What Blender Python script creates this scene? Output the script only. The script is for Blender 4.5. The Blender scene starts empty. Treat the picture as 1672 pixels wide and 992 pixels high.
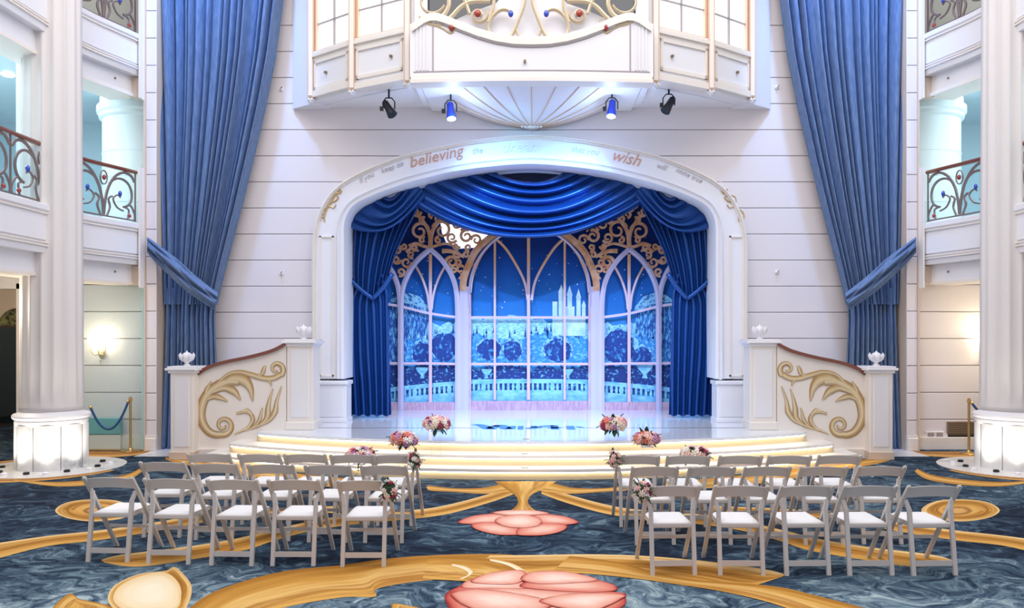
import bpy, math, random
from mathutils import Vector
from mathutils.geometry import tessellate_polygon
R_ = random.Random(7)
PI = math.pi
S = bpy.context.scene
COL = S.collection
# ------------------------------------------------------------------ camera
FPX, HC, VX, VY = 1300.0, 2.1, 868.0, 550.0
cd = bpy.data.cameras.new('camera'); cam = bpy.data.objects.new('camera', cd); COL.objects.link(cam)
cam.location = (0, 0, HC); cam.rotation_euler = (PI/2, 0, 0)
cd.sensor_width = 36; cd.lens = FPX*36/1672
cd.shift_x = -(VX-836)/1672; cd.shift_y = (VY-496)/1672
cd.clip_end = 200
S.camera = cam
# ------------------------------------------------------------------ world, lights, exposure
S.view_settings.view_transform = 'Standard'; S.view_settings.look = 'None'
S.view_settings.gamma = 1; S.view_settings.use_curve_mapping = False
S.view_settings.exposure = 0.28
W = bpy.data.worlds.new('world'); S.world = W; W.use_nodes = True
W.node_tree.nodes['Background'].inputs[0].default_value = (0.86, 0.84, 0.93, 1)
W.node_tree.nodes['Background'].inputs[1].default_value = 0.72

def aim(o, tgt):
    d = Vector(tgt) - o.location
    o.rotation_euler = d.to_track_quat('-Z', 'Y').to_euler()
def area(name, loc, tgt, sx, sy, e, col):
    l = bpy.data.lights.new(name, 'AREA'); l.shape = 'RECTANGLE'; l.size = sx; l.size_y = sy
    l.energy = e; l.color = col
    o = bpy.data.objects.new(name, l); COL.objects.link(o); o.location = loc; aim(o, tgt); return o
def spot(name, loc, tgt, ang, e, col, blend=.4, r=.1):
    l = bpy.data.lights.new(name, 'SPOT'); l.spot_size = math.radians(ang); l.spot_blend = blend
    l.energy = e; l.color = col; l.shadow_soft_size = r
    o = bpy.data.objects.new(name, l); COL.objects.link(o); o.location = loc; aim(o, tgt); return o
def point(name, loc, e, col, r=.05):
    l = bpy.data.lights.new(name, 'POINT'); l.energy = e; l.color = col; l.shadow_soft_size = r
    o = bpy.data.objects.new(name, l); COL.objects.link(o); o.location = loc; return o
area('atrium_ceiling_light', (0, 8.5, 11.5), (0, 9.0, 0), 12, 8, 760, (1, .95, .93))
spot('stage_front_light', (-3.2, 5, 9.2), (0.3, 16.6, 1.2), 32, 3200, (.42, .62, 1), .6, .12)
spot('stage_front_light', (3.2, 5, 9.2), (-0.3, 16.6, 1.2), 32, 3200, (.55, .66, 1), .6, .12)
spot('curtain_wash', (-5.2, 12.6, 12.5), (-5.9, 15.2, 7.2), 46, 2600, (.22, .45, 1), .9, .3)
spot('curtain_wash', (5.2, 12.6, 12.5), (5.9, 15.2, 7.2), 46, 2600, (.22, .45, 1), .9, .3)

# ------------------------------------------------------------------ helpers
def P(px, py, Y):
    s = FPX/Y
    return ((px-VX)/s, Y, HC+(VY-py)/s)
def GP(px, py, z=0.0):
    Y = (HC-z)*FPX/(py-VY)
    return ((px-VX)*Y/FPX, Y, z)
def lerp(a, b, t): return a+(b-a)*t
def catmull(pts, n=8, closed=False):
    out = []
    N = len(pts)
    rng = range(N if closed else N-1)
    for i in rng:
        if closed:
            p0, p1, p2, p3 = pts[(i-1) % N], pts[i], pts[(i+1) % N], pts[(i+2) % N]
        else:
            p0, p1, p2, p3 = pts[max(i-1, 0)], pts[i], pts[i+1], pts[min(i+2, N-1)]
        for k in range(n):
            t = k/n
            out.append(tuple(.5*((2*b)+(-a+c)*t+(2*a-5*b+4*c-d)*t*t+(-a+3*b-3*c+d)*t**3) for a, b, c, d in zip(p0, p1, p2, p3)))
    if not closed: out.append(tuple(pts[-1]))
    return out
def interp(tab, x):
    if x <= tab[0][0]: return tab[0][1]
    for (a, b), (c, d) in zip(tab, tab[1:]):
        if x <= c: return b+(d-b)*(x-a)/(c-a)
    return tab[-1][1]

class G:
    def __init__(s, M=None, flip=False):
        s.v = []; s.f = []; s.uv = {}; s.M = M; s.flip = flip
    def p(s, x, y, z):
        if s.M: x, y, z = s.M(x, y, z)
        s.v.append((-x if s.flip else x, y, z)); return len(s.v)-1
    def q(s, *idx, uv=None):
        idx = tuple(reversed(idx)) if s.flip else tuple(idx)
        if uv: s.uv[len(s.f)] = tuple(reversed(uv)) if s.flip else tuple(uv)
        s.f.append(idx)
    def box(s, x0, x1, y0, y1, z0, z1):
        i = [s.p(x, y, z) for x in (x0, x1) for y in (y0, y1) for z in (z0, z1)]
        for a in ((0,1,3,2),(4,6,7,5),(0,4,5,1),(2,3,7,6),(0,2,6,4),(1,5,7,3)): s.q(*[i[k] for k in a])
        return s
    def bbox(s, x0, x1, y0, y1, z0, z1, b=.01):
        # box with chamfered front (y0) edges
        B = [(x0,y1,z0),(x1,y1,z0),(x1,y1,z1),(x0,y1,z1)]
        Mi = [(x0,y0+b,z0),(x1,y0+b,z0),(x1,y0+b,z1),(x0,y0+b,z1)]
        F = [(x0+b,y0,z0+b),(x1-b,y0,z0+b),(x1-b,y0,z1-b),(x0+b,y0,z1-b)]
        a = [s.p(*q) for q in B]; m = [s.p(*q) for q in Mi]; f = [s.p(*q) for q in F]
        s.q(*f); s.q(*reversed(a))
        for k in range(4):
            j = (k+1) % 4
            s.q(m[k], m[j], f[j], f[k]); s.q(a[k], a[j], m[j], m[k])
        return s
    def bar(s, a, b, w, d, up=(0,0,1)):
        a = Vector(a); b = Vector(b); t = (b-a).normalized(); u = Vector(up)
        if abs(t.dot(u)) > .98: u = Vector((0,1,0))
        r = t.cross(u).normalized(); n = r.cross(t)
        i = []
        for c in (a, b):
            for (e, g) in ((-1,-1),(1,-1),(1,1),(-1,1)):
                i.append(s.p(*(c+r*e*w/2+n*g*d/2)))
        s.q(i[3],i[2],i[1],i[0]); s.q(i[4],i[5],i[6],i[7])
        for k in range(4): s.q(i[k], i[(k+1)%4], i[4+(k+1)%4], i[4+k])
        return s
    def tube(s, pts, r, n=8, cap=True):
        pts = [Vector(q) for q in pts]; rings = []; N = len(pts)
        ref = None
        for k, c in enumerate(pts):
            t = (pts[min(k+1,N-1)]-pts[max(k-1,0)]).normalized()
            if ref is None:
                ref = Vector((0,0,1)) if abs(t.z) < .9 else Vector((1,0,0))
            a = t.cross(ref).normalized(); b = a.cross(t).normalized(); ref = b
            rr = r[k] if isinstance(r, (list, tuple)) else r
            rings.append([s.p(*(c+a*math.cos(2*PI*j/n)*rr+b*math.sin(2*PI*j/n)*rr)) for j in range(n)])
        for A, B in zip(rings, rings[1:]):
            for j in range(n): s.q(A[j], B[j], B[(j+1)%n], A[(j+1)%n])
        if cap: s.q(*rings[0]); s.q(*reversed(rings[-1]))
        return s
    def lathe(s, prof, c=(0,0,0), n=24, rf=None, a0=0, a1=2*PI):
        full = abs(a1-a0-2*PI) < 1e-6
        rings = []
        for (r, z) in prof:
            ring = []
            for j in range(n if full else n+1):
                a = a0+(a1-a0)*j/n
                rr = r*(rf(a, z) if rf else 1)
                ring.append(s.p(c[0]+rr*math.cos(a), c[1]+rr*math.sin(a), c[2]+z))
            rings.append(ring)
        m = len(rings[0])
        for A, B in zip(rings, rings[1:]):
            for j in range(m if full else m-1):
                k = (j+1) % m
                s.q(A[j], A[k], B[k], B[j])
        if full: s.q(*reversed(rings[0])); s.q(*rings[-1])
        return s
    def poly(s, pts, h0, h1, M3=None):
        """2D polygon prism; M3(u,v,h)->xyz"""
        M3 = M3 or (lambda u, v, h: (u, h, v))
        tri = tessellate_polygon([[Vector((a, b, 0)) for a, b in pts]])
        n = len(pts)
        lo = [s.p(*M3(a, b, h0)) for a, b in pts]; hi = [s.p(*M3(a, b, h1)) for a, b in pts]
        for t in tri:
            s.q(*[hi[k] for k in t]); 
            if h0 != h1: s.q(*[lo[k] for k in reversed(t)])
        if h0 != h1:
            for k in range(n): s.q(lo[k], lo[(k+1)%n], hi[(k+1)%n], hi[k])
        return s
    def ribbon(s, pts, w, M3, h0=0, h1=.01, ridge=.3):
        """raised band along 2D line; w list or value; M3(u,v,h)"""
        N = len(pts); rows = []
        for k in range(N):
            a = pts[max(k-1,0)]; b = pts[min(k+1,N-1)]
            dx, dy = b[0]-a[0], b[1]-a[1]; L = math.hypot(dx, dy) or 1
            nx, ny = -dy/L, dx/L
            t = k/(N-1)
            ww = (w(t) if callable(w) else w)/2
            c = pts[k]
            row = []
            for (e, h) in ((-1, h0), (-1, h1), (0, h1+(h1-h0)*ridge), (1, h1), (1, h0)):
                row.append(s.p(*M3(c[0]+nx*ww*e, c[1]+ny*ww*e, h)))
            rows.append((row, t))
        vs = (0, .02, .5, .98, 1)
        for (A, ta), (B, tb) in zip(rows, rows[1:]):
            for j in range(4):
                s.q(A[j], A[j+1], B[j+1], B[j], uv=((ta,vs[j]),(ta,vs[j+1]),(tb,vs[j+1]),(tb,vs[j])))
        s.q(*[rows[0][0][j] for j in range(5)]); s.q(*[rows[-1][0][j] for j in reversed(range(5))])
        return s
    def grid(s, fn, nu, nv, uvfn=None):
        I = [[s.p(*fn(i/nu, j/nv)) for i in range(nu+1)] for j in range(nv+1)]
        for j in range(nv):
            for i in range(nu):
                s.q(I[j][i], I[j][i+1], I[j+1][i+1], I[j+1][i],
                    uv=((i/nu,j/nv),((i+1)/nu,j/nv),((i+1)/nu,(j+1)/nv),(i/nu,(j+1)/nv)))
        return s
    def ball(s, c, rx, ry=None, rz=None, n=10, m=6):
        ry = ry or rx; rz = rz or rx
        top = s.p(c[0], c[1], c[2]+rz); bot = s.p(c[0], c[1], c[2]-rz); rings = []
        for k in range(1, m):
            a = PI*k/m
            rings.append([s.p(c[0]+rx*math.sin(a)*math.cos(2*PI*j/n), c[1]+ry*math.sin(a)*math.sin(2*PI*j/n), c[2]+rz*math.cos(a)) for j in range(n)])
        for j in range(n):
            s.q(top, rings[0][j], rings[0][(j+1)%n]); s.q(bot, rings[-1][(j+1)%n], rings[-1][j])
        for A, B in zip(rings, rings[1:]):
            for j in range(n): s.q(A[j], B[j], B[(j+1)%n], A[(j+1)%n])
        return s
def wloc(o):
    v = Vector((0,0,0))
    while o: v += o.location; o = o.parent
    return v
def obj(name, g, mat, parent=None, smooth=False, **tags):
    me = bpy.data.meshes.new(name)
    off = wloc(parent) if parent else Vector((0,0,0))
    me.from_pydata([(a-off.x, b-off.y, c-off.z) for a, b, c in g.v], [], g.f)
    if g.uv:
        uvl = me.uv_layers.new(name='UVMap')
        for p in me.polygons:
            u = g.uv.get(p.index)
            if u:
                for k, li in enumerate(p.loop_indices): uvl.data[li].uv = u[k]
    me.materials.append(mat)
    if smooth: me.shade_smooth()
    if smooth == 'a': me.set_sharp_from_angle(angle=math.radians(38))
    me.update()
    o = bpy.data.objects.new(name, me); COL.objects.link(o)
    if parent: o.parent = parent
    for k, v in tags.items(): o[k] = v
    return o
def thing(name, loc, label=None, category=None, group=None, kind=None):
    o = bpy.data.objects.new(name, None); COL.objects.link(o); o.location = loc; o.empty_display_size = .2
    if label: o['label'] = label
    if category: o['category'] = category
    if group: o['group'] = group
    if kind: o['kind'] = kind
    return o
def tag(o, label, category, group=None, kind=None):
    o['label'] = label; o['category'] = category
    if group: o['group'] = group
    if kind: o['kind'] = kind
    return o
def copy_tree(o, parent=None):
    c = o.copy(); COL.objects.link(c)
    if parent: c.parent = parent
    for ch in list(o.children):
        if ch.name in COL.objects: copy_tree(ch, c)
    return c

# ------------------------------------------------------------------ materials
def mat(name, col, rough=.5, metal=0, spec=.5, emit=None, es=0, coat=0, sheen=0, trans=0, ior=1.45, noise=None, bump=None, alpha=None):
    m = bpy.data.materials.new(name); m.use_nodes = True
    nt = m.node_tree; b = nt.nodes['Principled BSDF']
    b.inputs['Base Color'].default_value = (*col, 1)
    b.inputs['Roughness'].default_value = rough; b.inputs['Metallic'].default_value = metal
    b.inputs['Specular IOR Level'].default_value = spec
    b.inputs['Coat Weight'].default_value = coat
    if sheen: b.inputs['Sheen Weight'].default_value = sheen; b.inputs['Sheen Roughness'].default_value = .4
    if trans: b.inputs['Transmission Weight'].default_value = trans; b.inputs['IOR'].default_value = ior
    if alpha is not None: b.inputs['Alpha'].default_value = alpha
    if emit: b.inputs['Emission Color'].default_value = (*emit, 1); b.inputs['Emission Strength'].default_value = es
    if noise:   # (scale, col2, stretch, lo, hi)
        sc, c2, st, lo, hi = noise
        tc = nt.nodes.new('ShaderNodeTexCoord'); mp = nt.nodes.new('ShaderNodeMapping'); mp.inputs['Scale'].default_value = st
        n = nt.nodes.new('ShaderNodeTexNoise'); n.inputs['Scale'].default_value = sc; n.inputs['Detail'].default_value = 5
        r = nt.nodes.new('ShaderNodeValToRGB'); r.color_ramp.elements[0].position = lo; r.color_ramp.elements[1].position = hi
        r.color_ramp.elements[0].color = (*col, 1); r.color_ramp.elements[1].color = (*c2, 1)
        nt.links.new(tc.outputs['Object'], mp.inputs[0]); nt.links.new(mp.outputs[0], n.inputs[0])
        nt.links.new(n.outputs[0], r.inputs[0]); nt.links.new(r.outputs[0], b.inputs['Base Color'])
    if bump:    # (scale, strength, stretch)
        sc, stg, st = bump
        tc = nt.nodes.new('ShaderNodeTexCoord'); mp = nt.nodes.new('ShaderNodeMapping'); mp.inputs['Scale'].default_value = st
        n = nt.nodes.new('ShaderNodeTexNoise'); n.inputs['Scale'].default_value = sc; n.inputs['Detail'].default_value = 4
        bp = nt.nodes.new('ShaderNodeBump'); bp.inputs['Strength'].default_value = stg; bp.inputs['Distance'].default_value = .02
        nt.links.new(tc.outputs['Object'], mp.inputs[0]); nt.links.new(mp.outputs[0], n.inputs[0])
        nt.links.new(n.outputs[0], bp.inputs['Height']); nt.links.new(bp.outputs[0], b.inputs['Normal'])
    return m
def strip_mat(name, stops, nscale=(3, 22), mixf=.35, rough=.95, emis=0):
    """colour across UV v with streaks running along u"""
    m = bpy.data.materials.new(name); m.use_nodes = True; nt = m.node_tree; b = nt.nodes['Principled BSDF']
    b.inputs['Roughness'].default_value = rough; b.inputs['Specular IOR Level'].default_value = .2
    uv = nt.nodes.new('ShaderNodeUVMap'); mp = nt.nodes.new('ShaderNodeMapping'); mp.inputs['Scale'].default_value = (nscale[0], nscale[1], 1)
    n = nt.nodes.new('ShaderNodeTexNoise'); n.inputs['Scale'].default_value = 1; n.inputs['Detail'].default_value = 4
    sx = nt.nodes.new('ShaderNodeSeparateXYZ'); ma = nt.nodes.new('ShaderNodeMath'); ma.operation = 'MULTIPLY_ADD'
    ma.inputs[1].default_value = mixf
    r = nt.nodes.new('ShaderNodeValToRGB')
    while len(r.color_ramp.elements) < len(stops): r.color_ramp.elements.new(.5)
    for e, (p, c) in zip(r.color_ramp.elements, stops): e.position = p; e.color = (*c, 1)
    sub = nt.nodes.new('ShaderNodeMath'); sub.operation = 'SUBTRACT'; sub.inputs[1].default_value = mixf/2
    L = nt.links.new
    L(uv.outputs[0], mp.inputs[0]); L(mp.outputs[0], n.inputs[0]); L(uv.outputs[0], sx.inputs[0])
    L(n.outputs[0], ma.inputs[0]); L(sx.outputs[1], ma.inputs[2]); L(ma.outputs[0], sub.inputs[0]); L(sub.outputs[0], r.inputs[0]); L(r.outputs[0], b.inputs['Base Color'])
    return m
M = {}
M['plank'] = mat('wall_plank_paint', (.80,.74,.735), .45, bump=(6,.05,(.3,1,1)))
M['white'] = mat('white_paint', (.84,.83,.85), .4)
M['cream'] = mat('cream_paint', (.86,.80,.73), .45)
M['tan'] = mat('beige_paint', (.66,.53,.42), .5)
M['trimgold'] = mat('peach_gilt_edge', (.72,.52,.38), .45)
M['groove'] = mat('shadow_groove', (.38,.34,.34), .7)
M['nearwhite'] = mat('arch_white', (.84,.84,.88), .35)
M['stagefloor'] = mat('stage_floor_gloss', (.80,.84,.90), .12, coat=.4)
M['riser'] = mat('step_riser', (.62,.52,.38), .4)
M['tread'] = mat('step_tread', (.86,.83,.80), .3)
M['led'] = mat('led_strip', (1,.95,.8), .5, emit=(1,.84,.52), es=10)
M['gold'] = mat('gilt_metal', (.62,.44,.22), .35, metal=.6)
M['palegold'] = mat('pale_gilt', (.66,.54,.36), .4, metal=.25)
M['brass'] = mat('brass', (.70,.48,.20), .25, metal=.9)
M['velvet'] = mat('blue_velvet', (.085,.15,.29), .8, sheen=.1, noise=(30,(.15,.225,.38),(1,1,.15),.35,.7))
M['satin'] = mat('blue_satin', (.010,.075,.30), .36, metal=.55, spec=.8)
M['satin_dark'] = mat('navy_lining', (.006,.02,.09), .6)
M['wood'] = mat('mahogany', (.20,.055,.03), .3, coat=.3)
M['chair'] = mat('white_resin', (.60,.555,.51), .42)
M['pad'] = mat('white_vinyl', (.88,.87,.86), .4)
M['black'] = mat('black_metal', (.012,.014,.018), .4, metal=.3)
M['marble'] = mat('white_marble', (.78,.77,.75), .25, noise=(3,(.40,.43,.45),(1,1,1),.58,.72))
M['shaft'] = mat('column_paint', (.80,.76,.73), .42)
M['iron'] = mat('bronze_iron', (.23,.17,.16), .45, metal=.4)
M['redjewel'] = mat('red_glass', (.35,.03,.02), .15, coat=.6)
M['bluejewel'] = mat('blue_glass', (.03,.08,.50), .15, coat=.6)
M['glass'] = mat('teal_glass', (.88,.975,1), .02, trans=1, ior=1.02)
M['acrylic'] = mat('clear_acrylic', (.96,.98,1), .02, trans=1, ior=1.12)
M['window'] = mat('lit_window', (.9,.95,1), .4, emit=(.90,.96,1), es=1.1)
M['tealwall'] = mat('upper_lobby_paint', (.50,.64,.70), .35)
M['whitedrum'] = mat('drum_white', (.82,.88,.88), .4)
M['lampshade'] = mat('lamp_shade', (1,.95,.85), .5, emit=(1,.86,.62), es=9)
M['darkwood'] = mat('dark_door_wood', (.06,.035,.025), .35)
M['doorglass'] = mat('dark_door_glass', (.015,.02,.025), .06, coat=.5)
M['fanlight'] = mat('fanlight_glass', (.24,.22,.07), .2, noise=(9,(.02,.02,.02),(1,1,1),.4,.6))
M['rope'] = mat('blue_rope', (.015,.07,.20), .7)
M['vent'] = mat('bronze_grille', (.27,.19,.12), .5, metal=.3)
M['green'] = mat('leaf_green', (.03,.075,.025), .6)
M['copper'] = mat('copper_paint', (.62,.29,.13), .5, noise=(6,(.74,.45,.30),(1,1,1),.4,.65))
M['pinkframe'] = mat('rose_frame_paint', (.70,.45,.50), .5, noise=(5,(.78,.62,.70),(1,1,1),.4,.65))
M['letter'] = mat('copper_lettering', (.62,.33,.22), .5)
M['letterpale'] = mat('grey_lettering', (.55,.52,.56), .5)
M['floorblue'] = mat('blue_floor_marks', (.05,.2,.55), .3)
M['leafgold'] = strip_mat('painted_leaf_gold', [(0,(.34,.19,.07)),(.25,(.52,.36,.17)),(.6,(.80,.68,.45)),(1,(.30,.17,.06))], (2,8), .5, .6)
M['cgold'] = strip_mat('carpet_gold', [(0,(.80,.55,.24)),(.3,(.54,.26,.045)),(.5,(.30,.12,.015)),(.7,(.60,.30,.06)),(1,(.74,.44,.13))], (2.2,8), 1.1)
M['cgold2'] = strip_mat('carpet_gold_light', [(0,(.38,.16,.02)),(.3,(.56,.28,.05)),(.55,(.75,.47,.15)),(.75,(.42,.18,.03)),(1,(.68,.38,.09))], (2.2,7), 1.1)
M['ccream'] = strip_mat('carpet_cream', [(0,(.80,.56,.26)),(.4,(.86,.70,.44)),(1,(.90,.80,.60))], (3,6), .7)
M['cpink'] = strip_mat('carpet_rose', [(0,(.30,.03,.03)),(.07,(.55,.10,.07)),(.2,(.68,.21,.15)),(.6,(.76,.33,.24)),(1,(.86,.56,.44))], (11,1.5), .32)
M['cpink2'] = strip_mat('carpet_rose_pale', [(0,(.36,.05,.04)),(.07,(.60,.17,.12)),(.2,(.76,.34,.25)),(.6,(.82,.48,.37)),(1,(.88,.68,.56))], (11,1.5), .4)
M['cbrown'] = strip_mat('carpet_umber', [(0,(.50,.24,.05)),(.4,(.30,.13,.04)),(.7,(.60,.32,.09)),(1,(.66,.38,.12))], (14,8), .6)

def carpet_mat():
    m = bpy.data.materials.new('marbled_blue_carpet'); m.use_nodes = True; nt = m.node_tree; b = nt.nodes['Principled BSDF']
    b.inputs['Roughness'].default_value = .95; b.inputs['Specular IOR Level'].default_value = .1
    L = nt.links.new
    tc = nt.nodes.new('ShaderNodeTexCoord')
    w = nt.nodes.new('ShaderNodeTexNoise'); w.inputs['Scale'].default_value = 1.3; w.inputs['Detail'].default_value = 2
    mx = nt.nodes.new('ShaderNodeVectorMath'); mx.operation = 'MULTIPLY_ADD'; mx.inputs[1].default_value = (1.6,1.6,1.6)
    L(tc.outputs['Object'], w.inputs[0]); L(w.outputs['Color'], mx.inputs[0]); L(tc.outputs['Object'], mx.inputs[2])
    mp = nt.nodes.new('ShaderNodeMapping'); mp.inputs['Scale'].default_value = (1.0, 2.0, 1); L(mx.outputs[0], mp.inputs[0])
    n1 = nt.nodes.new('ShaderNodeTexNoise'); n1.inputs['Scale'].default_value = 2.7; n1.inputs['Detail'].default_value = 9; n1.inputs['Roughness'].default_value = .72; n1.inputs['Distortion'].default_value = .9
    L(mp.outputs[0], n1.inputs[0])
    n2 = nt.nodes.new('ShaderNodeTexNoise'); n2.inputs['Scale'].default_value = .42; n2.inputs['Detail'].default_value = 1; L(tc.outputs['Object'], n2.inputs[0])
    r = nt.nodes.new('ShaderNodeValToRGB')
    st = [(0.37,(.009,.014,.026)),(.47,(.018,.034,.062)),(.55,(.045,.08,.12)),(.64,(.13,.20,.25)),(.76,(.40,.50,.51))]
    while len(r.color_ramp.elements) < 5: r.color_ramp.elements.new(.5)
    for e, (p, c) in zip(r.color_ramp.elements, st): e.position = p; e.color = (*c, 1)
    sep = nt.nodes.new('ShaderNodeSeparateXYZ'); L(tc.outputs['Object'], sep.inputs[0])
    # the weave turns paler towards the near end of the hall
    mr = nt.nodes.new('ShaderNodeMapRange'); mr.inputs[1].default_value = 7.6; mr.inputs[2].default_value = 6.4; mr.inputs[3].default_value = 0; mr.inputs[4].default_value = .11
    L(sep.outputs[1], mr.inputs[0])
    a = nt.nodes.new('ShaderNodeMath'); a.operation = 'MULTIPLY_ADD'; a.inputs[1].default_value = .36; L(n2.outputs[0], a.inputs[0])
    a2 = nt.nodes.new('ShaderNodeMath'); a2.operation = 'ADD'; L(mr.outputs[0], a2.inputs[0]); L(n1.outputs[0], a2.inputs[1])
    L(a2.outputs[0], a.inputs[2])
    s = nt.nodes.new('ShaderNodeMath'); s.operation = 'SUBTRACT'; s.inputs[1].default_value = .18; L(a.outputs[0], s.inputs[0])
    L(s.outputs[0], r.inputs[0]); L(r.outputs[0], b.inputs['Base Color'])
    bp = nt.nodes.new('ShaderNodeBump'); bp.inputs['Strength'].default_value = .25; bp.inputs['Distance'].default_value = .004
    n3 = nt.nodes.new('ShaderNodeTexNoise'); n3.inputs['Scale'].default_value = 160; L(tc.outputs['Object'], n3.inputs[0]); L(n3.outputs[0], bp.inputs['Height']); L(bp.outputs[0], b.inputs['Normal'])
    return m
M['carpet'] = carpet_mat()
# ================================================================== FLOOR
g = G(); g.box(-16, 16, -3, 24, -.05, 0)
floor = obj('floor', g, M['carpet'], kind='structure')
def edge_band(name, A, B, mt, z, mirror=False, n=40, **tags):
    A = catmull(A, 8); B = catmull(B, 8)
    def pick(L, t):
        f = t*(len(L)-1); i = min(int(f), len(L)-2); k = f-i
        return (lerp(L[i][0], L[i+1][0], k), lerp(L[i][1], L[i+1][1], k))
    fn = lambda u, v: GP(lerp(pick(A,u)[0], pick(B,u)[0], v), lerp(pick(A,u)[1], pick(B,u)[1], v))
    f2 = (lambda u, v: (lambda q: (-.10-q[0] if mirror else q[0], q[1], z))(fn(u, v)))
    g = G(); g.grid(f2, n, 3)
    if not mirror: g.f = [tuple(reversed(f)) for f in g.f]; g.uv = {k: tuple(reversed(v)) for k, v in g.uv.items()}
    return obj(name, g, mt, floor, **tags)
def petal(name, pts, mt, z, mirror=False):
    """closed outline in px, fan with uv v = 0 at the rim, 1 in the middle"""
    pts = catmull(pts, 6, True); g = G(); n = len(pts)
    q = [GP(*p) for p in pts]
    if mirror: q = [(-.10-a, b, c) for a, b, c in q][::-1]
    cx = sum(a[0] for a in q)/n; cy = sum(a[1] for a in q)/n
    rings = []
    for k in (1, .93, .7, .35):
        rings.append([g.p(cx+(a[0]-cx)*k, cy+(a[1]-cy)*k, z) for a in q])
    ks = (0, .15, .5, .9)
    for r, (A, B) in enumerate(zip(rings, rings[1:])):
        for j in range(n):
            k = (j+1) % n
            g.q(A[j], A[k], B[k], B[j], uv=((j/n,ks[r]),((j+1)/n,ks[r]),((j+1)/n,ks[r+1]),(j/n,ks[r+1])))
    c = g.p(cx, cy, z)
    for j in range(n): g.q(rings[-1][j], rings[-1][(j+1)%n], c, uv=((j/n,.9),((j+1)/n,.9),(j/n,1)))
    a = Vector(q[0])-Vector((cx,cy,z)); b = Vector(q[n//4])-Vector((cx,cy,z))
    if a.cross(b).z < 0: g.f = [tuple(reversed(f)) for f in g.f]; g.uv = {k: tuple(reversed(v)) for k, v in g.uv.items()}
    return obj(name, g, mt, floor)
Z1, Z2, Z3, Z4, Z5 = .0025, .004, .0055, .007, .0085
# near sweep of gold, left half and right half
edge_band('gold_scroll', [(290,1010),(345,968),(450,935),(560,922),(640,911),(740,905),(830,905),(850,912)],
          [(400,1010),(470,990),(560,975),(612,974),(618,960),(700,947),(770,948),(800,945)], M['cgold2'], Z1, n=60)
edge_band('gold_scroll', [(800,907),(880,906),(960,905),(1040,907),(1120,913),(1200,922),(1262,932),(1282,939)],
          [(770,930),(850,938),(900,936),(960,935),(1040,938),(1120,950),(1200,962),(1276,942)], M['cgold'], Z2, n=60)
edge_band('gold_scroll', [(930,908),(1010,918),(1060,932),(1130,946),(1260,957),(1330,972),(1430,998)],
          [(900,935),(960,937),(1040,945),(1110,955),(1180,966),(1260,985),(1330,1010)], M['cgold2'], Z3, n=50)
edge_band('gold_scroll', [(700,909),(790,912),(835,925),(856,944)], [(690,945),(740,948),(790,950),(850,948)], M['cgold2'], Z3)
edge_band('cream_highlight', [(738,921),(762,926),(772,936),(756,946)], [(738,924),(757,930),(765,938),(750,946)], M['ccream'], Z4, n=20)
edge_band('cream_highlight', [(800,913),(835,920),(858,933),(866,945)], [(800,916),(830,924),(850,936),(857,945)], M['ccream'], Z4, n=20)
# bulb at lower left
petal('gold_bulb', [(178,985),(185,958),(225,938),(270,932),(285,926),(300,938),(313,958),(308,985),(290,1003),(215,1008)], M['cgold'], Z2)
petal('cream_bulb', [(187,985),(192,960),(228,941),(268,935),(290,950),(296,972),(285,996),(225,1004)], M['ccream'], Z3)
petal('gold_bulb', [(85,998),(100,978),(117,969),(130,978),(180,990),(190,1010),(110,1012)], M['cgold2'], Z2)
petal('gold_bulb', [(640,986),(668,989),(690,994),(700,1004),(650,1006)], M['cgold2'], Z2)
for mir in (False, True):
    # long gold branches running out from the stem behind and under the chairs
    edge_band('gold_branch', [(838,794),(800,806),(740,822),(690,831),(620,836),(560,842),(500,852),(440,866),(380,880),(300,893),(200,905),(165,914)],
              [(840,806),(800,820),(740,837),(690,845),(620,852),(560,858),(500,868),(440,885),(400,898),(320,912),(225,925),(170,918)], M['cgold'], Z1, mir, n=80)
    edge_band('gold_branch', [(560,826),(480,829),(420,832),(330,840),(240,855),(160,866),(70,876),(-40,892)],
              [(560,838),(480,836),(430,841),(340,852),(250,868),(160,882),(70,893),(-40,922)], M['cgold'], Z2, mir, n=60)
    edge_band('gold_branch', [(868,787),(830,787),(790,796),(740,797),(702,793),(696,796)],
              [(846,800),(830,803),(790,806),(740,803),(704,801),(697,797)], M['cgold2'], Z2, mir)
    edge_band('gold_branch', [(640,786),(560,780),(460,770),(380,758),(300,748),(270,746)],
              [(640,800),(560,796),(460,786),(380,772),(300,758),(270,750)], M['cgold2'], Z1, mir)
    petal('gold_spiral', [(90,833),(110,820),(150,815),(195,818),(218,832),(200,846),(150,851),(108,845)], M['cgold'], Z1, mir)
    petal('umber_eye', [(135,833),(150,827),(172,828),(180,835),(165,841),(143,839)], M['cbrown'], Z2, mir)
# stem above the far rose
edge_band('gold_stem', [(808,786),(824,797),(840,808),(846,820),(836,832),(812,842)], [(908,786),(890,797),(868,808),(862,820),(872,832),(896,842)], M['cgold2'], Z3)
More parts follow.
